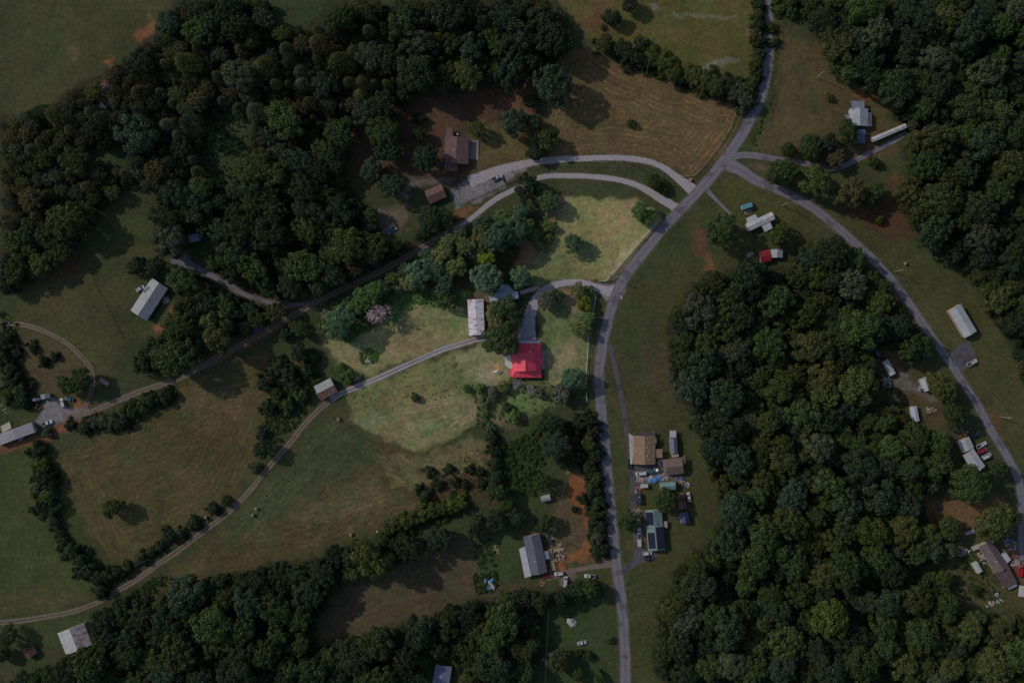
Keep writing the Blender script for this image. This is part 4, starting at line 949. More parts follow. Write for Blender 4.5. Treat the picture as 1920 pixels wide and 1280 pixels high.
def house(name, label, cat, quad, wh, rise, slopes, wall=(0.5, 0.48, 0.45), over=0.45, group=None, openings=True, ridge_off=0.0, gable=None):
    """gabled building; quad = eaves outline in the photograph, first edge runs along the ridge.
    slopes = materials of the slope towards the sun and of the other"""
    c, a, L, W = frame_of(quad, wh); z0 = min(gz(c.x+dx*L/2, c.y+dy*W/2) for dx in (-1, 0, 1) for dy in (-1, 0, 1))-0.1
    th = thing(name, label, cat, (c.x, c.y, z0), a, group); h = wh+0.3; l, w2 = L/2, W/2; wl, ww = l-over, w2-over; ry = ridge_off*W
    k = rise/w2
    zt = h+rise*(over/w2)*0.2
    m = MB(); top_r = h+rise-0.14
    def zy(y): return h+rise*(1-abs(y-ry)/((w2-ry) if y > ry else (w2+ry)))-0.14
    prof = [(-ww, -0.4), (ww, -0.4), (ww, zy(ww)), (ry, top_r), (-ww, zy(-ww))]
    n = 5; m.poly([(-wl, y, z) for y, z in prof]+[(wl, y, z) for y, z in prof], [(4, 3, 2, 1, 0), (5, 6, 7, 8, 9)]+[(i, (i+1) % n, (i+1) % n+n, i+n) for i in range(n)])
    m.build('wall', paint(wall, 0.85, 0.15), th)
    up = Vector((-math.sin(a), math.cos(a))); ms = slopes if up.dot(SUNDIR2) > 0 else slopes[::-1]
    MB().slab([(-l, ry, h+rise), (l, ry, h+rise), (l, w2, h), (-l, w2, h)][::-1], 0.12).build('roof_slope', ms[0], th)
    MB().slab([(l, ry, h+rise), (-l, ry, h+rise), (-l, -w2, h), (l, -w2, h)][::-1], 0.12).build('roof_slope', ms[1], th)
    MB().poly([(-l-0.02, ry-0.18, h+rise-0.02), (l+0.02, ry-0.18, h+rise-0.02), (l+0.02, ry, h+rise+0.05), (-l-0.02, ry, h+rise+0.05), (l+0.02, ry+0.18, h+rise-0.02), (-l-0.02, ry+0.18, h+rise-0.02)],
              [(0, 1, 2, 3), (3, 2, 4, 5)]).build('ridge_cap', slopes[0], th)
    for s in (-1, 1):   # fascia boards under the eaves
        MB().box((0, s*(w2-0.03), h-0.19), (L-0.1, 0.05, 0.14)).build('fascia', paint((0.6, 0.6, 0.58), 0.7), th)
    if openings:
        nwin = max(1, int(L/4)); zw = 1.6
        for s, side in ((-1, 0), (1, 1)):
            for i in range(nwin): 
                x = -wl+(i+0.5)*2*wl/nwin
                if i == nwin//2 and s < 0: opening(th, x, s*ww, 1.15, 1.0, 2.05, side, 'door', (0.3, 0.25, 0.2))
                else: opening(th, x, s*ww, zw, 1.0, 1.1, side)
        for s, side in ((-1, 2), (1, 3)): opening(th, s*wl, 0, zw, 1.0, 1.1, side)
    if openings and cat in ('house', 'mobile home', 'cabin'):
        r_ = random.Random(int(c.x*7+c.y*13))
        for k_ in range(3):
            x_, y_ = r_.uniform(-l*0.8, l*0.8), r_.choice((-1, 1))*r_.uniform(0.15, 0.6)*w2; z_ = h+rise*(1-abs(y_)/w2)
            MB().tube([(x_, y_, z_-0.2), (x_, y_, z_+0.45), (x_, y_, z_+0.5)], [0.09, 0.09, 0.13], 8).build('vent_pipe', paint((0.32, 0.31, 0.31), 0.6), th)
        MB().box((r_.uniform(-l*0.5, l*0.5), 0.25*w2, h+rise*0.75+0.1), (0.7, 0.7, 0.3)).build('roof_vent', paint((0.4, 0.39, 0.38), 0.6), th)
    th['_h'] = h; return th
def world2loc(th, px, py, z): return tolocal(th, at(px, py, z))
def cleanup(th):
    if '_h' in th: del th['_h']
def stack(th, px, py, z, kind='chimney', sz=(0.7, 0.7, 1.4), col=(0.3, 0.16, 0.12)):
    p = world2loc(th, px, py, z); m = MB().box((p.x, p.y, z), sz); o = m.build(kind, paint(col, 0.85), th)
    MB().box((p.x, p.y, z+sz[2]/2+0.05), (sz[0]*1.2, sz[1]*1.2, 0.1)).build('cap', paint((0.35, 0.34, 0.33), 0.8), o)
def lean(th, quad, z0, z1, mat, name='porch_roof', posts=True, th_=0.1):
    """flat or single-pitch roof on posts that belongs to th; first edge is the high one"""
    P = [world2loc(th, x, y, (z0, z0, z1, z1)[i]) for i, (x, y) in enumerate(quad)]
    for p, z in zip(P, (z0, z0, z1, z1)): p.z = z
    if (P[1]-P[0]).cross(P[2]-P[1]).z < 0: P = P[::-1]
    r = MB().slab(P, th_).build(name, mat, th)
    if posts:
        c = sum(P, Vector())/4
        for p in P:
            q = p.lerp(c, 0.06); MB().box((q.x, q.y, (p.z-th_)/2-0.2), (0.14, 0.14, p.z-th_+0.4-0.005)).build('post', paint((0.5, 0.48, 0.44), 0.8), th)
    return r
def deck(th, quad, z, col=(0.3, 0.22, 0.16), rail=True, name='deck'):
    P = [world2loc(th, x, y, z) for x, y in quad]
    for p in P: p.z = z
    if (P[1]-P[0]).cross(P[2]-P[1]).z < 0: P = P[::-1]
    u = P[1]-P[0]; v = P[3]-P[0]; n = max(3, int(v.length/0.3)); g = 0.02; m = paint(col, 0.9, 0.25, sc_=2.5)
    base = MB().slab([p+Vector((0, 0, -0.06)) for p in P], 0.12).build(name, paint(tuple(x*0.6 for x in col), 0.9), th)
    for i in range(n):
        a, b_ = v*(i/n)+v.normalized()*g, v*((i+1)/n)-v.normalized()*g; zz = Vector((0, 0, random.uniform(0, 0.01)))
        MB().slab([P[0]+a+zz, P[1]+a*1.0+zz, P[1]+b_+zz, P[0]+b_+zz], 0.045).build('plank', m, base)
    if rail:
        for i in range(4):
            a, b_ = P[i], P[(i+1) % 4]; d = (b_-a); k = max(1, int(d.length/2))
            for j in range(k): q = a+d*(j/k); MB().box((q.x, q.y, z/2+0.4-0.1), (0.1, 0.1, z+1.0)).build('post', m, th)
            if i == 0: continue
            MB().tube([a+Vector((0, 0, 0.92)), b_+Vector((0, 0, 0.92))], 0.05, 4).build('rail', m, th)

def metal(c, rust=0.0, **k): return metal_roof(c, rust, **k)
# --- the red-roofed farmhouse: hipped porch roof all round, gabled roof rising from its middle
def farmhouse():
    wh = 2.9; c, a, L, W = frame_of(pts("960,643 1015,643 1015,707.5 960,707.5"), wh); z0 = gz(c.x, c.y)-0.15
    th = thing('farmhouse', 'farmhouse with a bright red metal roof, gabled in the middle and hipped all round', 'house', (c.x, c.y, z0), 0)
    RED = metal((0.95, 0.08, 0.13), 0.0, pitch=0.9, rough=0.5, stain=0.3); l, w2 = L/2, W/2; h = wh
    def lp(px, py, z): p = world2loc(th, px, py, z); return Vector((p.x, p.y, z))
    hi = h+1.35; A = [(-l, -w2, h), (l, -w2, h), (l, w2, h), (-l, w2, h)]
    i0, i1 = lp(966.5, 695, hi), lp(1004, 661, hi); B = [(i0.x, i0.y, hi), (i1.x, i0.y, hi), (i1.x, i1.y, hi), (i0.x, i1.y, hi)]
    for k in range(4):
        q = [A[k], A[(k+1) % 4], B[(k+1) % 4], B[k]]; me = MB().slab(q, 0.12).build('roof_slope', RED, th)
        a_, b_ = Vector(A[k]), Vector(B[k]); MB().tube([a_+Vector((0, 0, 0.04)), b_+Vector((0, 0, 0.04))], 0.09, 5).build('hip_cap', RED, th)
    ux0, uy0, ux1, uy1 = i0.x+0.3, i0.y+0.3, i1.x-0.3, i1.y-0.3; zt = hi+1.1; rx = (ux0+ux1)/2
    MB().box(((ux0+ux1)/2, (uy0+uy1)/2, (hi+zt)/2-0.1), (ux1-ux0, uy1-uy0, zt-hi+0.2)).build('upper_wall', paint((0.7, 0.68, 0.64), 0.8), th)
    rz = zt+2.5; o = 0.45
    for s, x in ((-1, ux0-o), (1, ux1+o)):
        q = [(rx, uy0-o, rz), (rx, uy1+o, rz), (x, uy1+o, zt-0.12), (x, uy0-o, zt-0.12)]
        MB().slab(q if s < 0 else q[::-1], 0.12).build('roof_slope', RED, th)
    for y in (uy0, uy1): MB().poly([(ux0, y-0.05, zt), (ux1, y-0.05, zt), (rx, y-0.05, rz-0.15), (ux0, y+0.05, zt), (ux1, y+0.05, zt), (rx, y+0.05, rz-0.15)], [(0, 1, 2), (5, 4, 3), (0, 3, 4, 1), (1, 4, 5, 2), (2, 5, 3, 0)]).build('gable', paint((0.7, 0.68, 0.64), 0.8), th)
    MB().tube([(rx, uy0-o, rz+0.04), (rx, uy1+o, rz+0.04)], 0.1, 6).build('ridge_cap', RED, th)
    MB().box((0, 0, h/2-0.35), (L-5.2, W-5.0, h+0.6)).build('wall', paint((0.68, 0.66, 0.62), 0.8), th)
    for s, y in ((0, -(W-5.0)/2), (1, (W-5.0)/2)):
        for i in range(3): opening(th, -3.4+i*3.4, y, 1.5, 1.1, 1.5 if i != 1 else 2.1, s, 'window' if i != 1 else 'door', (0.65, 0.64, 0.6))
    for s, x in ((2, -(L-5.2)/2), (3, (L-5.2)/2)):
        for i in range(3): opening(th, x, -3.6+i*3.6, 1.5, 1.1, 1.5, s, 'window', (0.65, 0.64, 0.6))
    pm = paint((0.7, 0.69, 0.66), 0.7); MB().box((0, 0, 0.1), (L-0.9, W-0.9, 0.35)).build('porch_floor', paint((0.3, 0.29, 0.28), 0.9), th)
    for x in np.linspace(-l+0.6, l-0.6, 5):
        for y in (-w2+0.6, w2-0.6): MB().box((x, y, h/2), (0.16, 0.16, h-0.35)).build('porch_post', pm, th)
    for y in np.linspace(-w2+3.6, w2-3.6, 4):
        for x in (-l+0.6, l-0.6): MB().box((x, y, h/2), (0.16, 0.16, h-0.35)).build('porch_post', pm, th)
    p = lp(993.5, 660, hi+0.5); MB().box((p.x, p.y+0.3, hi+0.25), (0.8, 0.55, 0.9)).build('chimney', paint((0.75, 0.73, 0.7), 0.8), th)
    for (x, y) in ((974, 686), (986, 676), (980, 667)): p = lp(x, y, zt+1.0); MB().tube([(p.x, p.y, zt+0.3), (p.x, p.y, zt+2.6)], 0.07, 6).build('vent_pipe', paint((0.4, 0.4, 0.4), 0.5), th)
    lean(th, pts("1012,672 1012,683 1019.5,683 1019.5,672"), 3.0, 2.7, RED, 'porch_roof')
    lean(th, pts("970,643 1012,643 1012,638.5 970,638.5"), 2.75, 2.55, metal((0.6, 0.6, 0.62)), 'awning')
    deck(th, pts("1016,656 1021,656 1021,692 1016,692"), 0.55, (0.4, 0.38, 0.38), True)
    lean(th, pts("960,690 960,706 956,704 956,692"), 2.7, 2.5, RED, 'awning')
farmhouse()
GREYS = metal((0.5, 0.5, 0.52))
RUSTY = metal((0.78, 0.73, 0.79), 0.36, stain=0.15, rustcol=(0.3, 0.16, 0.14)); RUST2 = metal((0.76, 0.71, 0.77), 0.46, stain=0.2, rustcol=(0.3, 0.17, 0.15))
b1 = house('barn', 'long narrow barn with a rust-streaked pale metal roof left of the red-roofed house', 'barn', pts("879,629 876.5,561.5 906,560.5 909,627"), 3.2, 0.9, (RUST2, RUSTY), (0.3, 0.24, 0.2), 0.3, openings=False)
lean(b1, pts("880,618.5 909,618 909.5,628 880.5,629.5"), 3.62, 3.6, metal((0.75, 0.75, 0.77)), 'new_roof_sheet', False, 0.04)
opening(b1, -(b1.children[0].data.vertices[5].co.x), 0, 1.4, 2.4, 2.6, 2, 'door', (0.25, 0.2, 0.17))
b2 = house('shed', 'shed with a grey-blue metal roof tucked between trees beside the pale drive', 'shed', pts("918,565 973,560 971.5,546 917,551"), 2.8, 0.5, (metal((0.52, 0.58, 0.68)), metal((0.5, 0.56, 0.66))), (0.4, 0.4, 0.42), 0.3)
lean(b2, pts("930,550 966,547 952,533 940,535"), 3.0, 2.7, metal((0.42, 0.46, 0.54)), 'lean_to_roof')
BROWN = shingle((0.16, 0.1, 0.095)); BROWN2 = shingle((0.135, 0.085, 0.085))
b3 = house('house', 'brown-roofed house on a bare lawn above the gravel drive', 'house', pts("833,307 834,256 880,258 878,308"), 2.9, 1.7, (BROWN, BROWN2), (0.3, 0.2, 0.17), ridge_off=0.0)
stack(b3, 858, 252, 4.3)
lean(b3, pts("836,257 848,257 848,240 837,240"), 3.5, 2.9, BROWN, 'wing_roof'); lean(b3, pts("833,306 858,306 858,321 832,320"), 3.4, 2.7, BROWN, 'wing_roof')
deck(b3, pts("880,262 897,264 897,300 880,298"), 0.4, (0.28, 0.24, 0.2))
house('garage', 'small brown-roofed garage alone beside the gravel yard', 'garage', pts("805,384 796,358 828,345 837,369")[0:1]+pts("837,369 828,345 796,358"), 2.6, 1.3, (shingle((0.17, 0.105, 0.095)), shingle((0.15, 0.085, 0.085))), (0.28, 0.18, 0.15), 0.3)
BLUEG = metal((0.36, 0.39, 0.43)); 
b4 = house('house', 'blue-grey metal-roofed house beside the upper right wood', 'house', pts("1593,236 1593,203 1628,204 1627,237"), 3.0, 1.7, (BLUEG, metal((0.46, 0.48, 0.52), 0.25)), (0.5, 0.48, 0.46))
lean(b4, pts("1597,204 1621,204 1621,189 1597,189"), 4.1, 3.2, metal((0.22, 0.24, 0.3)), 'wing_roof'); lean(b4, pts("1627,211 1627,237 1635,237 1635,211"), 3.2, 2.6, metal((0.16, 0.17, 0.22)), 'porch_roof')
lean(b4, pts("1595,215 1595,228 1586,228 1586,215"), 3.2, 2.6, metal((0.15, 0.16, 0.2)), 'porch_roof'); lean(b4, pts("1607,243 1623,243 1623,268 1607,268"), 2.9, 2.5, metal((0.12, 0.14, 0.22)), 'carport_roof')
house('mobile_home', 'long narrow pale mobile home beside the upper right wood', 'mobile home', pts("1633,259 1696,232 1699,239 1636,266")[0:1]+pts("1697,231 1701,240 1637,266"), 3.0, 0.35, (metal(WHITE), metal(WHITE)), (0.35, 0.2, 0.17), 0.12)
b5 = house('mobile_home', 'white metal-roofed mobile home on the lawn below the junction', 'mobile home', pts("1404,434 1453,411 1447,397 1398,420"), 2.9, 0.5, (metal((0.5, 0.51, 0.51)), metal((0.48, 0.49, 0.49))), (0.4, 0.3, 0.27), 0.2)
lean(b5, pts("1401,418 1421,409 1416,402 1399,409"), 3.0, 2.6, metal((0.44, 0.45, 0.46)), 'porch_roof'); lean(b5, pts("1428,424 1444,416 1449,428 1434,435"), 2.95, 2.6, metal((0.5, 0.51, 0.51)), 'carport_roof')
house('shed', 'dark red metal-roofed shed half hidden by trees below the white mobile home', 'shed', pts("1427,490 1447,490 1440,467 1424,472")[0:1]+pts("1449,491 1440,466 1423,473"), 2.6, 0.6, (metal((0.26, 0.015, 0.025)), metal((0.24, 0.014, 0.022))), (0.3, 0.2, 0.18), 0.2, openings=False)
house('shed', 'small grey gabled shed right of the dark red shed roof', 'shed', pts("1446,484 1445,468 1468,467 1467,482"), 2.5, 0.8, (metal((0.42, 0.43, 0.46)), metal((0.36, 0.37, 0.4))), (0.3, 0.28, 0.27), 0.2, openings=False)
house('workshop', 'long pale metal-roofed workshop on the lawn right of the side road', 'workshop', pts("1809,634 1779,582 1801,570 1831,620"), 3.4, 0.9, (metal((0.43, 0.46, 0.47)), metal((0.42, 0.45, 0.46))), (0.45, 0.3, 0.24), 0.2)
house('mobile_home', 'small white trailer home in the clearing by the side road bend', 'mobile home', pts("1668,705 1654,678 1665,673 1679,700"), 2.8, 0.3, (metal(WHITE), metal(WHITE)), (0.5, 0.48, 0.45), 0.1)
house('shed', 'small pale-roofed shed under the tree beside the side road', 'shed', pts("1734,734 1723,712 1737,706 1747,728"), 2.5, 0.5, (metal((0.55, 0.57, 0.58)), metal((0.52, 0.54, 0.55))), (0.4, 0.38, 0.36), 0.15)
house('shed', 'bluish white ragged-edged shed at the edge of the big wood', 'shed', pts("1711,792 1706,761 1718,762 1724,788"), 2.4, 0.4, (metal((0.55, 0.57, 0.64), 0.15), metal((0.52, 0.54, 0.6), 0.15)), (0.35, 0.33, 0.32), 0.15, openings=False)
house('house', 'upper of two white-roofed houses beside the parked cars', 'house', pts("1804,850 1794,824 1817,822 1826,837"), 2.9, 0.8, (metal((0.48, 0.49, 0.51)), metal((0.46, 0.47, 0.49))), (0.4, 0.28, 0.24), 0.2)
house('house', 'lower of two white-roofed houses beside the parked cars', 'house', pts("1826,884 1803,853 1826,841 1848,876"), 3.0, 0.9, (metal((0.48, 0.49, 0.51)), metal((0.46, 0.47, 0.49))), (0.4, 0.28, 0.24), 0.2)
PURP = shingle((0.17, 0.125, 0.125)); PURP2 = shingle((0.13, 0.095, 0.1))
b6 = house('house', 'long brownish-roofed house in the cluttered yard at the lower right', 'house', pts("1868,1075 1835,1024 1859,1010 1892,1062"), 3.0, 1.5, (PURP, PURP2), (0.4, 0.36, 0.3), 0.35)
lean(b6, pts("1867,1075 1892,1061 1908,1092 1884,1104"), 3.7, 3.2, shingle((0.12, 0.075, 0.08)), 'addition_roof'); lean(b6, pts("1876,1040 1886,1034 1897,1049 1888,1058"), 3.2, 2.7, metal((0.5, 0.48, 0.48)), 'porch_roof')
lean(b6, pts("1890,1101 1905,1092 1909,1098 1893,1106"), 2.6, 2.4, metal((0.3, 0.31, 0.36)), 'awning'); deck(b6, pts("1821,1026 1834,1020 1838,1028 1826,1032"), 0.6, (0.45, 0.43, 0.4))
house('mobile_home', 'pale camper shed in the cluttered garden left of the long brownish roof', 'shed', pts("1834,1076 1824,1058 1833,1053 1843,1070"), 2.3, 0.25, (metal((0.5, 0.5, 0.49)), metal((0.48, 0.48, 0.47))), (0.5, 0.5, 0.48), 0.1)
# --- cluster right of the main road
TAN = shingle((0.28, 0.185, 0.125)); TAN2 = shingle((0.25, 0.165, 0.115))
b7 = house('house', 'tan-roofed house with a white side porch beside the dark drive', 'house', pts("1185,872 1190,818 1226,815 1231,868"), 3.0, 1.5, (TAN, TAN2), (0.5, 0.42, 0.36), 0.35)
lean(b7, pts("1190,818 1186,870 1182,869 1179,812"), 3.0, 2.6, metal((0.4, 0.35, 0.31)), 'porch_roof'); lean(b7, pts("1224,822 1231,822 1231,831 1224,831"), 3.6, 3.2, TAN2, 'dormer_roof'); lean(b7, pts("1229,842 1242,841 1242,858 1230,858"), 3.0, 2.7, TAN, 'link_roof')
lean(b7, pts("1188,812 1226,808 1228,816 1190,818"), 2.9, 2.6, metal((0.1, 0.085, 0.09)), 'pergola_roof')
for k in range(6):
    p = world2loc(b7, 1214+(k % 2)*3, 822+k*8, 4.2); MB().box((p.x, p.y, 4.55), (0.35, 0.35, 0.35)).build('roof_vent', paint((0.6, 0.57, 0.53), 0.7), b7)
b8 = house('house', 'mauve-brown roofed outbuilding right of the tan-roofed house', 'outbuilding', pts("1248,891 1246,861 1279,857 1281,887")[1:2]+pts("1279,857 1281,887 1248,891"), 2.9, 1.4, (shingle((0.19, 0.13, 0.115)), shingle((0.165, 0.11, 0.105))), (0.42, 0.36, 0.32), 0.35)
lean(b8, pts("1276,858 1284,855 1286,869 1279,870"), 3.4, 3.0, shingle((0.2, 0.135, 0.12)), 'wing_roof')
b9 = house('shed', 'long narrow shed with dark slate-blue roof above the mauve outbuilding', 'shed', pts("1257,850 1256,821 1269,821 1271,849"), 2.5, 0.6, (metal((0.16, 0.17, 0.23)), metal((0.12, 0.13, 0.18))), (0.3, 0.28, 0.28), 0.15)
lean(b9, pts("1256,820 1268,820 1268,807 1256,807"), 2.5, 2.4, metal((0.45, 0.44, 0.44)), 'lean_to_roof'); lean(b9, pts("1259,851 1272,850 1273,856 1260,857"), 2.3, 2.2, metal((0.42, 0.33, 0.26)), 'awning')
house('shed', 'teal metal-roofed shed between the junk rows', 'shed', pts("1238,919 1267,917 1266,903 1238,905"), 2.5, 0.6, (metal((0.2, 0.31, 0.3)), metal((0.17, 0.27, 0.26))), (0.35, 0.36, 0.35), 0.15)
house('shed', 'upper of two small reddish-brown sheds near the white car', 'shed', pts("1272,938 1271,925 1284,925 1285,937"), 2.3, 0.6, (shingle((0.15, 0.075, 0.065)), shingle((0.13, 0.065, 0.06))), (0.3, 0.2, 0.17), 0.15)
house('shed', 'lower of two small reddish-brown sheds near the white car', 'shed', pts("1274,954 1273,940 1286,938 1287,953"), 2.3, 0.6, (shingle((0.22, 0.11, 0.095)), shingle((0.2, 0.1, 0.09))), (0.3, 0.2, 0.17), 0.15)
b10 = house('shed', 'small navy-roofed shed on the lawn below the reddish-brown sheds', 'shed', pts("1277,980 1275,961 1290,960 1292,979"), 2.4, 0.7, (metal((0.06, 0.065, 0.16)), metal((0.05, 0.055, 0.13))), (0.35, 0.35, 0.36), 0.15)
deck(b10, pts("1270,968 1275,968 1275,972 1270,972"), 0.3, (0.3, 0.26, 0.22), False)
GRN = metal((0.19, 0.27, 0.25)); 
b11 = house('house', 'green metal-roofed house carrying dark solar panels', 'house', pts("1216,1032 1208.5,956.5 1241,955 1247,1030"), 3.0, 1.1, (GRN, metal((0.17, 0.245, 0.23))), (0.5, 0.48, 0.44), 0.3)
def panels(th, x0, y0, x1, y1, skip=()):
    """each solar panel laid on the slope between the picture corners"""
    c, a, L, W = frame_of(pts("1216,1032 1208.5,956.5 1241,955 1247,1030"), 3.0); h = 3.3; rise = 1.1; w2 = W/2
    A, B = world2loc(th, x0, y0, 3.7), world2loc(th, x1, y1, 3.7); xs = sorted((A.x, B.x)); ys = sorted((A.y, B.y))
    nx_, ny_ = max(1, round((xs[1]-xs[0])/1.05)), max(1, round((ys[1]-ys[0])/1.7)); dx, dy = (xs[1]-xs[0])/nx_, (ys[1]-ys[0])/ny_
    for i in range(nx_):
        for j in range(ny_):
            if (i, j) in skip: continue
            xa, xb, ya, yb = xs[0]+i*dx+0.02, xs[0]+(i+1)*dx-0.02, ys[0]+j*dy+0.02, ys[0]+(j+1)*dy-0.02
            zf = lambda y: h+rise*(1-abs(y)/w2)+0.12
            MB().slab([(xa, ya, zf(ya)), (xb, ya, zf(ya)), (xb, yb, zf(yb)), (xa, yb, zf(yb))], 0.04).build('solar_panel', solar(), th)
panels(b11, 1212, 985, 1224, 959.5); panels(b11, 1217, 1029, 1227, 998); panels(b11, 1233, 1030, 1244.5, 987)
lean(b11, pts("1244,977 1251,977 1252,989 1245,989"), 2.7, 2.5, metal((0.4, 0.31, 0.28)), 'porch_roof'); deck(b11, pts("1192,982 1209,980 1213,1026 1207,1027 1205,984 1192,985")[:4], 0.5, (0.2, 0.12, 0.1))
stack(b11, 1230, 981, 4.5, 'vent', (0.4, 0.4, 0.5), (0.6, 0.6, 0.6))
# --- lower left house and yard
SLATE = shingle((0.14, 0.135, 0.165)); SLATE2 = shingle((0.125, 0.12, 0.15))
b12 = house('house', 'dark slate-roofed house with a pale strip roof along its left side', 'house', pts("996,1080 981,1006 1012,999 1026,1071"), 3.0, 1.4, (SLATE, SLATE2), (0.45, 0.4, 0.36), 0.35)
lean(b12, pts("984,1024 996,1080 984,1083 973,1029"), 3.2, 2.7, metal((0.46, 0.46, 0.5)), 'side_roof'); lean(b12, pts("1018,1034 1028,1032 1031,1047 1021,1049"), 2.9, 2.6, metal((0.26, 0.25, 0.3)), 'porch_roof')
deck(b12, pts("1028,1030 1034,1029 1042,1068 1036,1070"), 0.7, (0.36, 0.26, 0.17)); deck(b12, pts("1037,1030 1058,1027 1058,1031 1038,1034"), 0.5, (0.34, 0.3, 0.26), False)
house('shed', 'tiny grey-roofed shed on the grass beside the red soil', 'shed', pts("1016,941 1013,931 1030,926 1033,936")[0:1]+pts("1034,937 1030,927 1013,931"), 2.2, 0.4, (metal((0.33, 0.33, 0.36)), metal((0.3, 0.3, 0.33))), (0.3, 0.28, 0.27), 0.1, openings=False)
house('house', 'dusky blue metal-roofed house half hidden in the bottom wood', 'house', pts("809,1290 817,1244 847,1250 841,1292"), 3.0, 1.0, (metal((0.2, 0.21, 0.32)), metal((0.22, 0.23, 0.34))), (0.4, 0.38, 0.4), 0.3)
house('barn', 'large barn with one pale and one rusty grey roof slope at the lower left', 'barn', pts("127,1227 106,1187 160,1166 171,1207")[0:2]+pts("160,1166 171,1207"), 4.2, 1.9, (metal((0.46, 0.48, 0.46), 0.12), metal((0.34, 0.34, 0.38), 0.5)), (0.3, 0.24, 0.2), 0.3, openings=False)
house('shed', 'small dark brown shed near the lower left corner', 'shed', pts("49,1234 40,1217 58,1209 70,1226"), 2.3, 0.9, (shingle((0.1, 0.05, 0.05)), shingle((0.085, 0.045, 0.045))), (0.2, 0.13, 0.11), 0.2, openings=False)
house('barn', 'weathered barn with one pale and one rusty slope beside the lane', 'barn', pts("595,738 589,722 618,708 626,722")[0:1]+pts("590,721")+pts("590,721")[:0]+pts("618,708 633,735"), 3.4, 1.2, (metal((0.27, 0.28, 0.27), 0.1), metal((0.2, 0.17, 0.165), 0.75)), (0.25, 0.19, 0.16), 0.2, openings=False) if False else \
house('barn', 'weathered barn with one pale and one rusty slope beside the lane', 'barn', pts("589,724 619,708 633,735 601,751"), 3.2, 1.2, (metal((0.27, 0.28, 0.27), 0.1), metal((0.2, 0.17, 0.165), 0.75)), (0.25, 0.19, 0.16), 0.2, openings=False)
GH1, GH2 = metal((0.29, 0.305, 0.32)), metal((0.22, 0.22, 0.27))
b13 = house('house', 'grey-roofed house in the left pasture beside orange soil', 'house', pts("276,601 244,582 286,520 314,541")[0:1]+pts("314,541 286,520 244,582"), 3.0, 1.4, (GH1, GH2), (0.45, 0.44, 0.42), 0.35)
p_ = pts("268,546 279,536 285,545 274,554"); lean(b13, p_, 4.2, 3.4, metal((0.3, 0.31, 0.33)), 'dormer_roof', False)
deck(b13, pts("304,560 314,556 318,566 307,571"), 0.6, (0.42, 0.33, 0.3)); stack(b13, 279, 562, 4.7, 'vent', (0.3, 0.3, 0.5), (0.12, 0.12, 0.12))
house('cabin', 'small blue-grey roofed cabin deep in the trees at the end of the left drive', 'cabin', pts("354,456 351,442 372,437 374,450"), 2.8, 0.9, (metal((0.3, 0.31, 0.4)), metal((0.24, 0.25, 0.32))), (0.35, 0.33, 0.33), 0.25)
b14 = house('mobile_home', 'long grey-roofed mobile home at the left edge beside the gravel yard', 'mobile home', pts("-2,840 -8,820 56,788 64,806"), 3.0, 0.5, (metal((0.29, 0.27, 0.3)), metal((0.27, 0.25, 0.28))), (0.45, 0.42, 0.4), 0.15)
deck(b14, pts("0,800 17,790 21,802 4,811"), 0.7, (0.5, 0.43, 0.33))
lean(b14, pts("32,822 42,817 44,823 34,828"), 2.4, 2.3, metal((0.13, 0.15, 0.26)), 'awning')
house('shed', 'left of two dark blue lean-to sheds above the gravel yard', 'shed', pts("59,753 60,748 72,744 74,750"), 2.1, 0.3, (metal((0.12, 0.12, 0.2)), metal((0.12, 0.12, 0.2))), (0.2, 0.19, 0.2), 0.1, openings=False)
house('shed', 'right of two dark blue lean-to sheds above the gravel yard', 'shed', pts("77,750 76,741 92,736 94,744"), 2.2, 0.4, (metal((0.2, 0.2, 0.28)), metal((0.17, 0.17, 0.25))), (0.2, 0.19, 0.2), 0.1, openings=False)
for o in list(bpy.data.objects):
    if '_h' in o: del o['_h']
# ---------------------------------------------------------------- vehicles
RUBBER = paint((0.02, 0.02, 0.02), 0.9); HUB = paint((0.4, 0.4, 0.41), 0.4, metal=0.6); LAMP = paint((0.75, 0.75, 0.7), 0.2); REDLAMP = paint((0.4, 0.01, 0.01), 0.2)
def wheel_mesh():
    m = MB(); m.tube([(0, -0.11, 0), (0, -0.09, 0), (0, 0.09, 0), (0, 0.11, 0)], [0.27, 0.33, 0.33, 0.27], 14); return m.mesh('wheel', RUBBER, False)
WHEEL = wheel_mesh(); HUBM = MB().tube([(0, -0.125, 0), (0, 0.125, 0)], 0.18, 10).mesh('hub', HUB)
def loft(st):
    """stations (x, half width, z bottom, z belt): rounded shell"""
    m = MB(); n = 8; P = []
    for x, hw, zb, zt in st: P += [(x, -hw*0.9, zb), (x, -hw, zb+0.18), (x, -hw, zt-0.13), (x, -hw*0.86, zt), (x, hw*0.86, zt), (x, hw, zt-0.13), (x, hw, zb+0.18), (x, hw*0.9, zb)]
    F = [(i*n+k, i*n+(k+1) % n, (i+1)*n+(k+1) % n, (i+1)*n+k)[::-1] for i in range(len(st)-1) for k in range(n)]
    F += [tuple(range(n)), tuple(reversed(range((len(st)-1)*n, len(st)*n)))]; return m.poly(P, F)
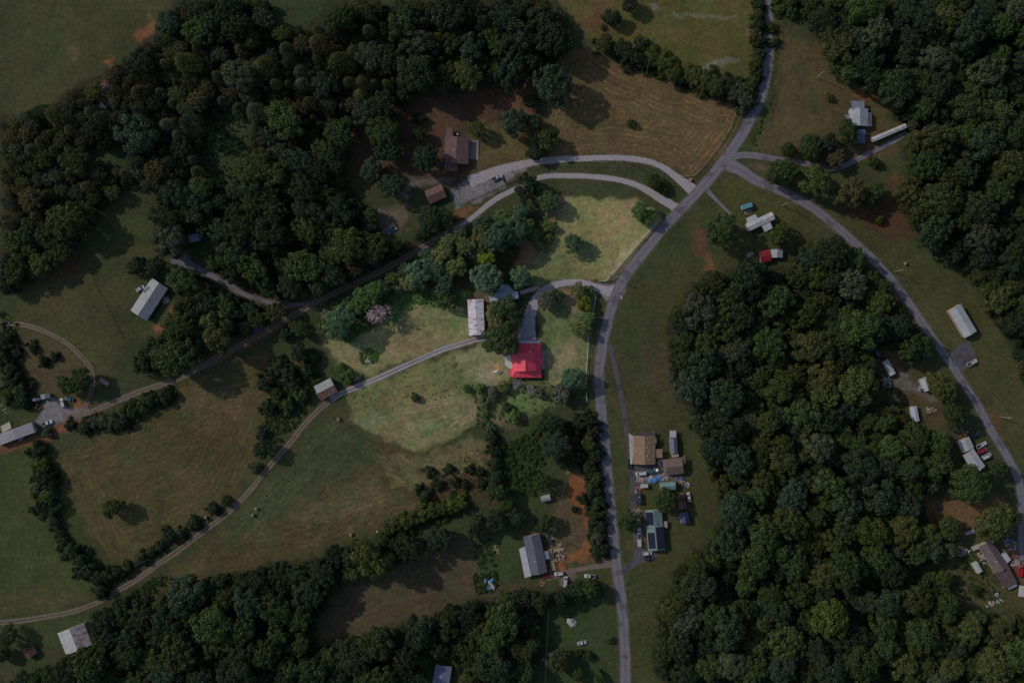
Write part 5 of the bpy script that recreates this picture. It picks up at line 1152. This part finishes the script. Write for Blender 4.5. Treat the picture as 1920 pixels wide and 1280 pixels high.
def cabin(th, x0, x1, x2, x3, zb, zt, hw, mat):
    """cab between base (x0 rear .. x3 front) and roof (x1..x2) with four panes"""
    ht = hw*0.82; B = [(x0, -hw, zb), (x3, -hw, zb), (x3, hw, zb), (x0, hw, zb)]; T = [(x1, -ht, zt), (x2, -ht, zt), (x2, ht, zt), (x1, ht, zt)]
    o = MB().poly(B+T, [(3, 2, 1, 0), (4, 5, 6, 7), (0, 1, 5, 4), (1, 2, 6, 5), (2, 3, 7, 6), (3, 0, 4, 7)]).build('cab', mat, th)
    def pane(nm, q, n_):
        c = sum((Vector(p) for p in q), Vector())/4; n_ = Vector(n_)*0.018
        q = [Vector(p).lerp(c, 0.13)+n_ for p in q]; MB().poly([tuple(p) for p in q]+[tuple(p-n_*1.5) for p in q], [(0, 1, 2, 3), (7, 6, 5, 4), (0, 4, 5, 1), (1, 5, 6, 2), (2, 6, 7, 3), (3, 7, 4, 0)]).build(nm, GLASS, th)
    pane('windscreen', [B[1], B[2], T[2], T[1]], (1, 0, 0.8)); pane('rear_window', [B[3], B[0], T[0], T[3]], (-1, 0, 0.8))
    pane('side_window', [B[0], B[1], T[1], T[0]], (0, -1, 0.3)); pane('side_window', [B[2], B[3], T[3], T[2]], (0, 1, 0.3))
def vehicle(kind, px, py, ang, col, label, group=None, name=None, cat=None, sz=1.0):
    p = at(px, py, 0.8); p.z = gz(p.x, p.y)+0.075
    th = thing(name or {'sedan': 'parked_car', 'suv': 'parked_car', 'van': 'parked_van', 'pickup': 'pickup_truck'}[kind], label, cat or {'sedan': 'car', 'suv': 'car', 'van': 'van', 'pickup': 'pickup truck'}[kind], p, math.radians(ang), group)
    m = carpaint(col)
    if kind == 'sedan':
        loft([(-2.3, 0.72, 0.4, 0.78), (-2.2, 0.86, 0.3, 0.92), (-1.2, 0.91, 0.26, 0.95), (0.9, 0.91, 0.26, 0.93), (1.9, 0.87, 0.28, 0.82), (2.3, 0.7, 0.38, 0.62)]).build('body', m, th)
        cabin(th, -1.7, -1.0, 0.35, 1.15, 0.9, 1.42, 0.8, m); ax = (-1.35, 1.4); hl, ft = 2.3, 0.62
    elif kind == 'suv':
        loft([(-2.3, 0.8, 0.45, 0.95), (-2.2, 0.92, 0.35, 1.05), (0.9, 0.94, 0.32, 1.05), (1.95, 0.9, 0.34, 0.98), (2.35, 0.76, 0.44, 0.8)]).build('body', m, th)
        cabin(th, -2.2, -1.95, 0.5, 1.15, 1.0, 1.72, 0.85, m); ax = (-1.4, 1.4); hl, ft = 2.32, 0.8
    elif kind == 'van':
        loft([(-2.6, 0.9, 0.45, 1.1), (-2.5, 0.98, 0.35, 1.2), (1.6, 0.98, 0.33, 1.2), (2.4, 0.92, 0.36, 1.05), (2.7, 0.8, 0.46, 0.85)]).build('body', m, th)
        cabin(th, -2.5, -2.42, 1.2, 2.0, 1.15, 2.15, 0.93, m); ax = (-1.6, 1.65); hl, ft = 2.68, 0.85
    else:
        loft([(-2.75, 0.9, 0.5, 0.85), (-2.7, 0.97, 0.42, 0.72), (-0.6, 0.97, 0.4, 0.72), (-0.55, 0.97, 0.4, 1.1), (1.3, 0.97, 0.38, 1.1), (2.4, 0.93, 0.4, 1.02), (2.8, 0.8, 0.48, 0.85)]).build('body', m, th)
        b_ = MB(); 
        for y in (-0.9, 0.9): b_.box((-1.65, y, 0.93), (2.15, 0.12, 0.46))
        b_.box((-2.68, 0, 0.93), (0.1, 1.7, 0.46)).build('bed_side', m, th); MB().box((-1.65, 0, 0.75), (1.95, 1.6, 0.05)).build('bed_floor', paint((0.03, 0.03, 0.035), 0.8), th)
        cabin(th, -0.55, -0.35, 0.75, 1.35, 1.05, 1.75, 0.88, m); ax = (-1.7, 1.8); hl, ft = 2.78, 0.85
    for x in ax:
        for y in (-0.83, 0.83):
            w_ = link('wheel', WHEEL, th); w_.location = (x, y, 0.33); link('hub', HUBM, w_)
    for y in (-0.58, 0.58):
        MB().box((hl-0.02, y, ft), (0.14, 0.32, 0.15)).build('headlight', LAMP, th); MB().box((-hl+0.0, y*1.1, ft+0.1), (0.1, 0.26, 0.15)).build('tail_light', REDLAMP, th)
        MB().box((0.85, y*1.72, 1.05), (0.14, 0.2, 0.13)).build('mirror', m, th)
    th.scale = (sz, sz, sz); return th
WH = (0.5, 0.5, 0.5); BK = (0.03, 0.032, 0.038); NV = (0.03, 0.045, 0.09)
V = [('pickup', 1180.5, 868, 92, NV, 'dark blue pickup parked on the drive left of the tan-roofed house'),
 ('van', 1202, 887, 187, WH, 'white van below the tan-roofed house, left of the teal car'), ('sedan', 1221, 884, 183, (0.05, 0.12, 0.16), 'teal car beside the white van below the tan-roofed house'), ('sedan', 1234, 882, 150, (0.06, 0.09, 0.12), 'dull blue-grey car end-on to the teal car'),
 ('sedan', 1291.5, 931, 100, WH, 'white car beside the small reddish-brown sheds'), ('pickup', 1199, 1000, 92, WH, 'white pickup parked left of the solar-panelled roof'),
 ('suv', 1214, 1037, 5, WH, 'white car below the solar-panelled roof, upper of two'), ('suv', 1216, 1046, 6, BK, 'black car below the solar-panelled roof, lower of two'),
 ('suv', 1030, 1012, 118, BK, 'dark car at the upper right corner of the dark slate-roofed house'), ('sedan', 1027, 1079, 8, (0.3, 0.015, 0.04), 'red car at the lower corner of the dark slate-roofed house'),
 ('suv', 1048, 1075, 186, WH, 'white car on the tan drive right of the red car'), ('van', 1060, 1090, 83, WH, 'white van parked crosswise below the tan drive'),
 ('pickup', 1106, 1080, 175, WH, 'white pickup at the hedge edge beside the main road'), ('sedan', 1091, 1204, 12, (0.5, 0.52, 0.5), 'pale car alone in the field near the bottom'),
 ('sedan', 1025, 1239, -35, (0.25, 0.23, 0.33), 'pale mauve car beside the white trailer at the bottom'), ('pickup', 88, 793, 20, (0.55, 0.57, 0.52), 'pale pickup with a dark bed at the end of the grey mobile home'),
 ('suv', 117.5, 755, 108, WH, 'white car nosed into the bushes above the gravel yard'), ('sedan', 130, 748, 170, (0.06, 0.11, 0.13), 'dark teal car in the bushes right of the white one'),
 ('sedan', 482, 616, 25, (0.05, 0.16, 0.3), 'blue car by the farm track under the trees'), ('sedan', 376, 443, 70, (0.25, 0.27, 0.32), 'pale grey car beside the cabin in the trees'),
 ('sedan', 263, 541, 30, (0.42, 0.46, 0.5), 'pale car behind the grey-roofed left house'), ('pickup', 1822, 680, 28, WH, 'white pickup at the dark parking by the side road'),
 ('sedan', 1829, 815, 28, NV, 'dark blue car above the white pickup by the white roofs'), ('pickup', 1840, 834, 27, WH, 'white pickup between the dark blue and the red car'), ('sedan', 1841.5, 845, 27, (0.36, 0.012, 0.06), 'red car between white pickup and white van'), ('van', 1849, 855, 27, WH, 'white van lowest in the row by the white roofs'),
 ('sedan', 1761, 948, 100, NV, 'dark blue car on the bare soil above the long brownish roof'), ('van', 1913, 1070, 80, (0.42, 0.01, 0.02), 'bright red van right of the long brownish roof'),
 ('sedan', 1402, 490, 80, BK, 'dark car under the trees left of the dark red shed'), ('sedan', 1727, 725, 60, (0.4, 0.43, 0.45), 'pale car beside the small pale-roofed shed'), ('pickup', 932, 333, 25, (0.4, 0.45, 0.42), 'pale green pickup on the gravel yard near the brown house')]
for v in V: vehicle(*v)
def trailer(px, py, ang, L, W, hh, col, label, name='box_trailer', cat='trailer', mat=None):
    p = at(px, py, hh); p.z = gz(p.x, p.y)+0.05; th = thing(name, label, cat, p, math.radians(ang)); m = mat or metal(col, 0.06)
    MB().box((0, 0, 0.62), (L, W, 0.14)).build('chassis', paint((0.08, 0.08, 0.08), 0.7), th)
    bm = MB(); bm.prism([(-L/2+0.02, 0.7), (L/2-0.02, 0.7), (L/2-0.02, 0.7+hh*0.85), (L/2-0.35, 0.7+hh), (-L/2+0.15, 0.7+hh), (-L/2+0.02, 0.7+hh*0.9)], -W/2+0.03, W/2-0.03); bm.build('body', m, th)
    for x in (-0.5, 0.4):
        for y in (-W/2+0.1, W/2-0.1): w_ = link('wheel', WHEEL, th); w_.location = (x, y, 0.33); link('hub', HUBM, w_)
    MB().tube([(L/2, 0, 0.6), (L/2+1.1, 0, 0.5)], 0.06, 5).build('drawbar', paint((0.08, 0.08, 0.08), 0.7), th)
    MB().box((L*0.15, 0, 0.73+hh), (0.6, 0.6, 0.1)).build('roof_hatch', paint((0.3, 0.32, 0.35), 0.4), th); MB().box((-L/2-0.02, 0, 0.7+hh*0.45), (0.05, W*0.7, hh*0.75)).build('door', paint((0.5, 0.5, 0.5), 0.5), th); return th
trailer(1400.5, 386.5, 17, 5.6, 2.4, 1.9, (0.1, 0.3, 0.34), 'teal camper trailer on the lawn above the white mobile home', 'camper_trailer')
trailer(1199, 1018, 92, 3.6, 1.9, 1.4, (0.5, 0.48, 0.45), 'white box trailer hitched behind the pickup left of the solar panels')
trailer(1208.5, 910.5, 3, 3.8, 1.8, 1.5, (0.5, 0.5, 0.5), 'white box trailer left of the teal shed')
trailer(1198, 934, 93, 5.4, 2.2, 1.3, (0.04, 0.05, 0.08), 'dark covered trailer along the drive above the solar panels')
trailer(1035, 1225, 28, 3.6, 1.8, 1.5, (0.55, 0.55, 0.54), 'white box trailer beside the olive tree at the bottom')
trailer(1644, 661, -62, 5.0, 2.2, 1.2, (0.05, 0.055, 0.09), 'dark trailer at the wood edge above the white trailer home')
trailer(1820, 997, 20, 5.5, 1.6, 0.8, (0.42, 0.46, 0.52), 'pale boat-like trailer above the cluttered garden')
trailer(1916, 1108, 85, 5.5, 2.2, 1.8, (0.55, 0.53, 0.52), 'pale trailer at the right edge below the red van')
def flatbed(px, py, ang, L, W, label):
    p = at(px, py, 0.7); p.z = gz(p.x, p.y)+0.05; th = thing('flatbed_trailer', label, 'trailer', p, math.radians(ang)); n = int(W/0.22)
    MB().box((0, 0, 0.6), (L, W, 0.1)).build('chassis', paint((0.15, 0.08, 0.06), 0.8), th)
    for i in range(n): MB().box((0, -W/2+(i+0.5)*W/n, 0.68), (L, W/n-0.03, 0.05)).build('plank', paint((0.33, 0.25, 0.22) if i % 2 else (0.26, 0.2, 0.18), 0.9), th)
    for y in (-W/2, W/2): w_ = link('wheel', WHEEL, th); w_.location = (0, y, 0.33); link('hub', HUBM, w_)
    MB().tube([(L/2, 0, 0.6), (L/2+1.2, 0, 0.5)], 0.06, 5).build('drawbar', paint((0.15, 0.08, 0.06), 0.8), th)
flatbed(196, 716, -28, 5.2, 2.1, 'rusty flatbed trailer on the grass left of the farm track')
# ---------------------------------------------------------------- scrap, timber and yard clutter
UNIT = {}
def unit(kind, col):
    k = (kind, col)
    if k not in UNIT:
        m = MB()
        if kind == 'barrel': m.tube([(0, 0, -0.5), (0, 0, -0.42), (0, 0, 0), (0, 0, 0.42), (0, 0, 0.5)], [0.42, 0.5, 0.47, 0.5, 0.42], 10)
        elif kind == 'tarp':
            r = random.Random(5); N = 6; P = [(i/(N-1)-0.5, j/(N-1)-0.5, 0.5*math.cos((i/(N-1)-0.5)*2.6)*math.cos((j/(N-1)-0.5)*2.6)+r.uniform(-0.12, 0.12)) for j in range(N) for i in range(N)]
            m.poly(P, [(j*N+i, j*N+i+1, (j+1)*N+i+1, (j+1)*N+i) for j in range(N-1) for i in range(N-1)])
        elif kind == 'tyre': m.tube([(0.5*math.cos(a*0.5236), 0.5*math.sin(a*0.5236), 0) for a in range(13)], 0.16, 6)
        else: m.box((0, 0, 0), (1, 1, 1), 0, 0.94 if kind == 'crate' else 1.0)
        UNIT[k] = m.mesh(kind, paint(col, 0.8, 0.3))
    return UNIT[k]
def heap(px, py, rad, n, cols, label, name='scrap_heap', cat='scrap heap', kinds=('board', 'sheet', 'crate', 'barrel', 'tyre'), seed=0, ang=0, asp=1.0, base=None):
    p = at(px, py); p.z = gz(p.x, p.y); th = thing(name, label, cat, p, math.radians(ang)); r = random.Random(int(px*31+py)+seed); R = rad*S
    for i in range(n):
        k = r.choice(kinds); c = r.choice(cols); a = r.uniform(0, 6.28); d = R*math.sqrt(r.random()); x, y = d*math.cos(a), d*math.sin(a)*asp
        dim = {'board': (r.uniform(1.2, 3), 0.22, 0.08), 'sheet': (r.uniform(0.9, 2.0), r.uniform(0.7, 1.3), 0.05), 'crate': (r.uniform(0.5, 1.1), r.uniform(0.5, 1.0), r.uniform(0.4, 0.9)), 'barrel': (0.6, 0.6, 0.9), 'tyre': (0.75, 0.75, 0.9), 'tarp': (r.uniform(1.5, 3), r.uniform(1.5, 2.6), 0.9), 'log': (r.uniform(1, 2.2), 0.3, 0.3)}[k]
        o = link(k, unit(k, c), th); o.location = (x, y, max(0.04, dim[2]/2)+r.uniform(0, 0.25)*(1-d/R)); o.rotation_euler = (r.uniform(-0.12, 0.12), r.uniform(-0.12, 0.12), r.uniform(0, 3.14)); o.scale = dim
    return th
W_ = (0.4, 0.385, 0.37); TN = (0.4, 0.31, 0.22); BL = (0.05, 0.14, 0.34); RD = (0.4, 0.05, 0.04); GY = (0.28, 0.28, 0.3); RU = (0.25, 0.12, 0.07); OR = (0.5, 0.2, 0.04); PK = (0.42, 0.3, 0.28)
heap(1204, 897, 11, 34, (TN, W_, PK), 'pile of split pale timber below the white van', 'timber_pile', 'timber pile', ('board', 'log', 'log'), asp=0.7)
heap(1226, 897, 9, 12, (BL, BL, (0.1, 0.22, 0.42), W_), 'heap under blue tarps right of the timber pile', kinds=('tarp', 'tarp', 'crate'), asp=0.7)
heap(1246, 893, 10, 30, (W_, GY, BL, PK, TN), 'mixed scrap below the mauve outbuilding, left of the shrubs', asp=0.7)
heap(1274, 900, 9, 18, (BL, GY, RU, TN), 'scrap with blue drums right of the teal shed', asp=0.8)
heap(1288, 908, 5, 10, (BL, GY, W_), 'small blue and grey scrap heap above the white car')
heap(1196, 918, 6, 14, (RD, (0.05, 0.2, 0.25), GY), 'small heap with red pieces above the dark covered trailer')
heap(1241, 868, 7, 16, (GY, PK, W_, BL), 'loose items between tan roof and mauve outbuilding', asp=1.3)
heap(1196, 962, 8, 22, (TN, PK, RU), 'stack of brown boards left of the solar-panelled roof', 'timber_pile', 'timber pile', ('board', 'log'), asp=1.2)
heap(1198, 973, 5, 8, (BL, PK, OR), 'clutter with a blue tub left of the solar-panelled roof')
heap(1046, 1040, 12, 36, (W_, TN, GY, TN, RU), 'broad heap of boards and scrap right of the dark slate-roofed house', asp=1.0)
heap(1044, 1022, 6, 8, (TN, PK), 'few loose boards above the scrap by the dark slate roof', 'timber_pile', 'timber pile', ('board',))
heap(1015, 1092, 6, 16, (RU, TN), 'brown brush pile below the red car', 'brush_pile', 'brush pile', ('board', 'log'))
heap(1073, 1165, 6, 12, (W_, W_, PK), 'white rubble heap in the bottom field', kinds=('sheet', 'crate', 'tarp'))
heap(918, 1092, 12, 20, (W_, (0.1, 0.25, 0.5), GY), 'heap of pale scrap and a blue tub in the lower clearing', kinds=('sheet', 'tarp', 'crate'), ang=-35, asp=0.6)
heap(930, 1030, 8, 12, (PK, RU, TN), 'low pinkish brush pile in the lower clearing', 'brush_pile', 'brush pile', ('board', 'log'), ang=-60, asp=0.35)
heap(940, 1122, 6, 10, (OR, GY, PK), 'orange and grey bits at the hedge of the lower clearing')
heap(732, 430, 14, 34, (W_, GY, (0.5, 0.3, 0.05), BL, W_), 'scrap yard heap with yellow and blue pieces left of the brown garage', ang=25, asp=0.6)
heap(702, 425, 4, 4, (W_,), 'white sheets beside the scrap yard heap', kinds=('sheet',))
heap(944, 338, 5, 10, (BK, GY, W_), 'dark bits beside the pale green pickup')
heap(689, 677, 4, 12, ((0.7, 0.7, 0.72), GY), 'white rubble in the round patch of weeds', kinds=('crate', 'sheet'))
heap(668, 709, 5, 5, ((0.55, 0.36, 0.26),), 'two tan crates beside the gravel lane', 'crates', 'crates', ('crate',))
heap(1662, 715, 14, 40, (W_, TN, PK, GY), 'pale rubble and boards at the wood edge below the white trailer home', ang=-50, asp=0.6)
heap(1680, 745, 8, 16, (TN, PK), 'stacked boards below the pale rubble', 'timber_pile', 'timber pile', ('board',), ang=-55, asp=0.4)
heap(1745, 770, 10, 18, (PK, RU, W_), 'reddish scrap right of the bluish white shed', asp=0.5)
heap(1806, 812, 8, 16, (BK, GY, RU), 'dark scrap above the upper white roof')
heap(1778, 870, 6, 6, ((0.35, 0.42, 0.5), GY), 'pale blue items left of the lower white roof')
heap(1806, 1035, 14, 30, (W_, GY, BL, PK), 'row of white goods left of the long brownish roof', ang=15, asp=0.35)
heap(1842, 1045, 12, 26, (W_, PK, TN, GY), 'clutter along the wall of the long brownish roof', ang=-55, asp=0.4)
heap(1895, 1020, 15, 44, (W_, GY, RU, BL, PK), 'clutter between the long brownish roof and the side road', ang=-40, asp=0.6)
heap(1903, 1055, 8, 16, (W_, GY, PK), 'clutter above the bright red van')
heap(1862, 1130, 22, 18, (W_, GY, TN), 'line of pale scrap along the lower garden edge', ang=20, asp=0.18)
heap(1868, 1115, 5, 4, ((0.4, 0.42, 0.45),), 'pale tub in the cluttered garden', kinds=('crate', 'sheet'))
heap(72, 762, 7, 14, (OR, RD, W_, RU), 'orange and red items left of the gravel yard')
heap(60, 806, 9, 16, (TN, W_, PK), 'pale boards between the mobile home and the pickup', 'timber_pile', 'timber pile', ('board', 'sheet'), ang=30, asp=0.4)
heap(1405, 478, 8, 18, (W_, PK, GY), 'clutter left of the dark red shed', ang=30, asp=0.4)
heap(6, 765, 12, 3, (W_,), 'long pale boards in the left edge strip', 'timber_pile', 'timber pile', ('board',), ang=-65, asp=0.1)
# stacked planks beside the property drive
p = at(993, 544); th = thing('plank_stack', 'long stack of tan planks between the grey-blue shed and the pale drive', 'timber pile', (p.x, p.y, gz(p.x, p.y)), math.radians(16))
for i in range(6):
    for k in range(3): MB().box((random.uniform(-0.3, 0.3), (i-2.5)*0.36, 0.1+0.14*k), (9.8+random.uniform(-0.8, 0.6), 0.3, 0.12)).build('plank', paint((0.5, 0.38, 0.31) if (i+k) % 2 else (0.44, 0.32, 0.27), 0.9, 0.25), th)
# white garden frame on the orange soil
p = at(929, 696); th = thing('garden_swing', 'white frame swing lying on the orange soil left of the red roof', 'garden swing', (p.x, p.y, gz(p.x, p.y)), 0.35)
wp = paint((0.75, 0.75, 0.74), 0.5)
for s in (-1, 1):
    for q in (-1, 1): MB().tube([(s*1.7, q*0.9, 0), (s*1.5, 0, 1.9)], 0.07, 6).build('leg', wp, th)
MB().tube([(-1.7, 0, 1.9), (1.7, 0, 1.9)], 0.08, 6).build('top_bar', wp, th); MB().box((0, 0, 0.55), (1.7, 0.6, 0.08)).build('seat', wp, th); MB().box((0, 0.3, 0.85), (1.7, 0.07, 0.5)).build('backrest', wp, th)
MB().box((0, 0, 1.98), (2.0, 1.0, 0.05)).build('canopy', paint((0.7, 0.72, 0.72), 0.8), th)
for x in (-0.8, 0.8): MB().tube([(x, 0, 0.55), (x, 0, 1.9)], 0.02, 4).build('chain', wp, th)
# hay bales
HAY = bpy.data.materials.new('hay'); t = nodes(HAY); b = principled(t, 0.95, 0.1); v = objco(t); n = noise(t, 9, 6, 0.8, v)
t.links.new(mixc(t, n, (0.16, 0.115, 0.07), (0.36, 0.28, 0.18)), b.inputs['Base Color']); bump(t, b, n, 1.0, 0.08)
bale = MB().tube([(0, -0.66, 0), (0, -0.66, 0), (0, -0.6, 0), (0, 0, 0.0), (0, 0.6, 0), (0, 0.66, 0)], [0.3, 0.68, 0.76, 0.8, 0.76, 0.66], 20).mesh('straw_roll', HAY, False)
twine = MB()
for y in (-0.4, -0.13, 0.13, 0.4): twine.tube([(0.8*math.cos(a*0.314), y, 0.8*math.sin(a*0.314)) for a in range(21)], 0.02, 4)
TW = twine.mesh('twine', paint((0.45, 0.4, 0.3), 0.8))
for px, py, lb in ((386, 969, 'round hay bale at the lower edge of the left mown field'), (474, 965, 'round hay bale below the lane, lower of two'), (481, 953, 'round hay bale below the lane, upper of two'), (709, 996, 'round hay bale against the bottom wood hedge'), (635, 786, 'round hay bale below the lane near the property edge'), (659, 1001, 'round hay bale with a bush in the lower mown field'), (1697, 494, 'round hay bale on the lawn right of the side road'), (1295, 338, 'round hay bale at the drive entrance below the mown field')):
    p = at(px, py); th = thing('hay_bale', lb, 'hay bale', (p.x, p.y, gz(p.x, p.y)+0.75), random.uniform(0, 3.1), 'round hay bales'); link('straw_roll', bale, th); link('twine', TW, th)
# ---------------------------------------------------------------- fences, poles, wires
def fence(line, label, post_gap=2.4, hgt_=1.25, rails=(0.45, 0.8, 1.15), col=(0.75, 0.74, 0.72), name='rail_fence', rad=0.07, wire=False):
    L = [at(*q) for q in line]; th = thing(name, label, 'fence', (L[0].x, L[0].y, gz(L[0].x, L[0].y))); m = paint(col, 0.75); o = Vector((L[0].x, L[0].y, gz(L[0].x, L[0].y)))
    pts_ = []
    for a, b_ in zip(L[:-1], L[1:]):
        n = max(1, round((b_-a).length/post_gap)); pts_ += [a.lerp(b_, k/n) for k in range(n)]
    pts_.append(L[-1]); Q = [Vector((q.x, q.y, gz(q.x, q.y)))-o for q in pts_]
    for q in Q: MB().box((q.x, q.y, q.z+hgt_/2-0.1), (rad*2, rad*2, hgt_+0.2), 0, 0.9).build('post', m, th)
    if wire:
        for r in rails: MB().tube([q+Vector((0, 0, r)) for q in Q], 0.02, 4).build('wire', m, th)
    else:
        for a, b_ in zip(Q[:-1], Q[1:]):
            d = b_-a; an = math.atan2(d.y, d.x)
            for r in rails: MB().box(((a.x+b_.x)/2, (a.y+b_.y)/2, (a.z+b_.z)/2+r), (d.length-rad*1.5, 0.06 if r != rails[-1] else 0.16, 0.13), an).build('rail', m, th)
fence(pts("1123,527 1135,527 1147,514 1236,411"), 'long white rail fence along the road side of the straw-coloured paddock')
fence(pts("1141,526 1151,514 1240,413"), 'faded brown rail fence just outside the long white paddock fence', 2.6, 1.0, (0.5, 0.9), (0.3, 0.2, 0.15))
fence(pts("1113,551 1117,559 1113,578 1109,598"), 'short white rail fence right of the yellow bush')
fence(pts("1103,633 1100,680 1098,720"), 'white rail fence along the right edge of the lawn')
fence(pts("1099,735 1100,752"), 'short end of white rail fence below the lawn', 2.2)
fence(pts("1380,210 1370,238 1356,263 1330,298 1303,329 1277,332"), 'weathered wooden fence along the mown field by the junction', 2.5, 1.2, (0.5, 1.0), (0.25, 0.21, 0.17))
fence(pts("143,446 160,485 185,545 210,592 230,631"), 'dark wire fence running straight through the left pasture', 3.0, 1.3, (0.4, 0.8, 1.2), (0.05, 0.045, 0.035), 'wire_fence', 0.1, True)
fence(pts("1000,313 1060,311 1130,312 1180,314"), 'wire fence between the two gravel drives', 3.0, 1.2, (0.5, 1.0), (0.2, 0.17, 0.14), 'wire_fence', 0.09, True)
fence(pts("860,384 900,366 940,348 985,328"), 'wooden fence below the gravel yard of the brown house', 2.4, 1.1, (0.5, 1.0), (0.24, 0.17, 0.13))
fence(pts("705,752 740,744 775,738"), 'old wire fence above the lower mown field', 3.0, 1.1, (0.5, 1.0), (0.3, 0.26, 0.22), 'wire_fence', 0.08, True)
fence(pts("1467,40 1466,100 1458,170 1440,232 1420,280"), 'wire fence along the right verge of the upper main road', 3.2, 1.1, (0.5, 1.0), (0.1, 0.09, 0.07), 'wire_fence', 0.08, True)
POLEM = paint((0.33, 0.27, 0.22), 0.9, 0.2); PTOP = {}
def pole(px, py, label, arm=20, h=10.5):
    p = at(px, py); z = gz(p.x, p.y); th = thing('utility_pole', label, 'utility pole', (p.x, p.y, z), math.radians(arm), 'utility poles')
    MB().tube([(0, 0, -0.3), (0, 0, h*0.5), (0, 0, h)], [0.19, 0.16, 0.12], 8).build('pole', POLEM, th)
    a = MB().box((0, 0.14, h-0.6), (2.4, 0.12, 0.14)).build('crossarm', POLEM, th)
    for x in (-1.05, 0, 1.05): MB().tube([(x, 0.14, h-0.53), (x, 0.14, h-0.42), (x, 0.14, h-0.3)], [0.04, 0.07, 0.035], 8).build('insulator', paint((0.5, 0.5, 0.48), 0.3), a)
    MB().tube([(0.35, 0, h-2.2), (0.35, 0, h-2.15), (0.35, 0, h-1.35), (0.35, 0, h-1.3)], [0.16, 0.22, 0.22, 0.16], 12).build('transformer', paint((0.4, 0.41, 0.42), 0.5), th)
    PTOP[(px, py)] = Vector((p.x, p.y, z+h-0.3))
pole(1677, 509, 'utility pole on the lawn right of the side road'); pole(1465, 386, 'utility pole beside the bend of the side road near the white mobile home'); pole(1181, 307, 'utility pole between the two gravel drives'); pole(1144, 517, 'utility pole at the corner of the white paddock fence')
pole(1876, 781, 'utility pole at the right edge beside the side road'); pole(1532, 145, 'utility pole on the field left of the upper right wood'); pole(1063, 882, 'utility pole above the red soil'); pole(1034, 1003, 'utility pole above the dark slate-roofed house'); pole(1236, -18, 'utility pole at the top edge of the pasture')
CABLE = paint((0.25, 0.23, 0.2), 0.6)
def cable(a, b_, label, sag=1.4):
    A, B = PTOP[a], (PTOP[b_] if isinstance(b_, tuple) else b_); P = []
    for k in range(25):
        t_ = k/24; q = A.lerp(B, t_); q.z -= sag*4*t_*(1-t_); P.append(q)
    o = MB().tube([q-A for q in P], 0.028, 4).build('power_line', CABLE); o.location = A; tag(o, label, 'power line', 'overhead power lines')
cable((1236, -18), (1181, 307), 'overhead wire crossing the top pasture and the mown field'); cable((1181, 307), (1144, 517), 'overhead wire crossing the straw-coloured paddock')
cable((1063, 882), (1034, 1003), 'overhead wire across the red soil'); cable((1034, 1003), at(1022, 1290, 9.5), 'overhead wire from the slate-roofed house to the bottom edge', 2.0)
cable((1465, 386), (1677, 509), 'overhead wire along the side road'); cable((1677, 509), (1876, 781), 'overhead wire along the lower side road', 2.0)
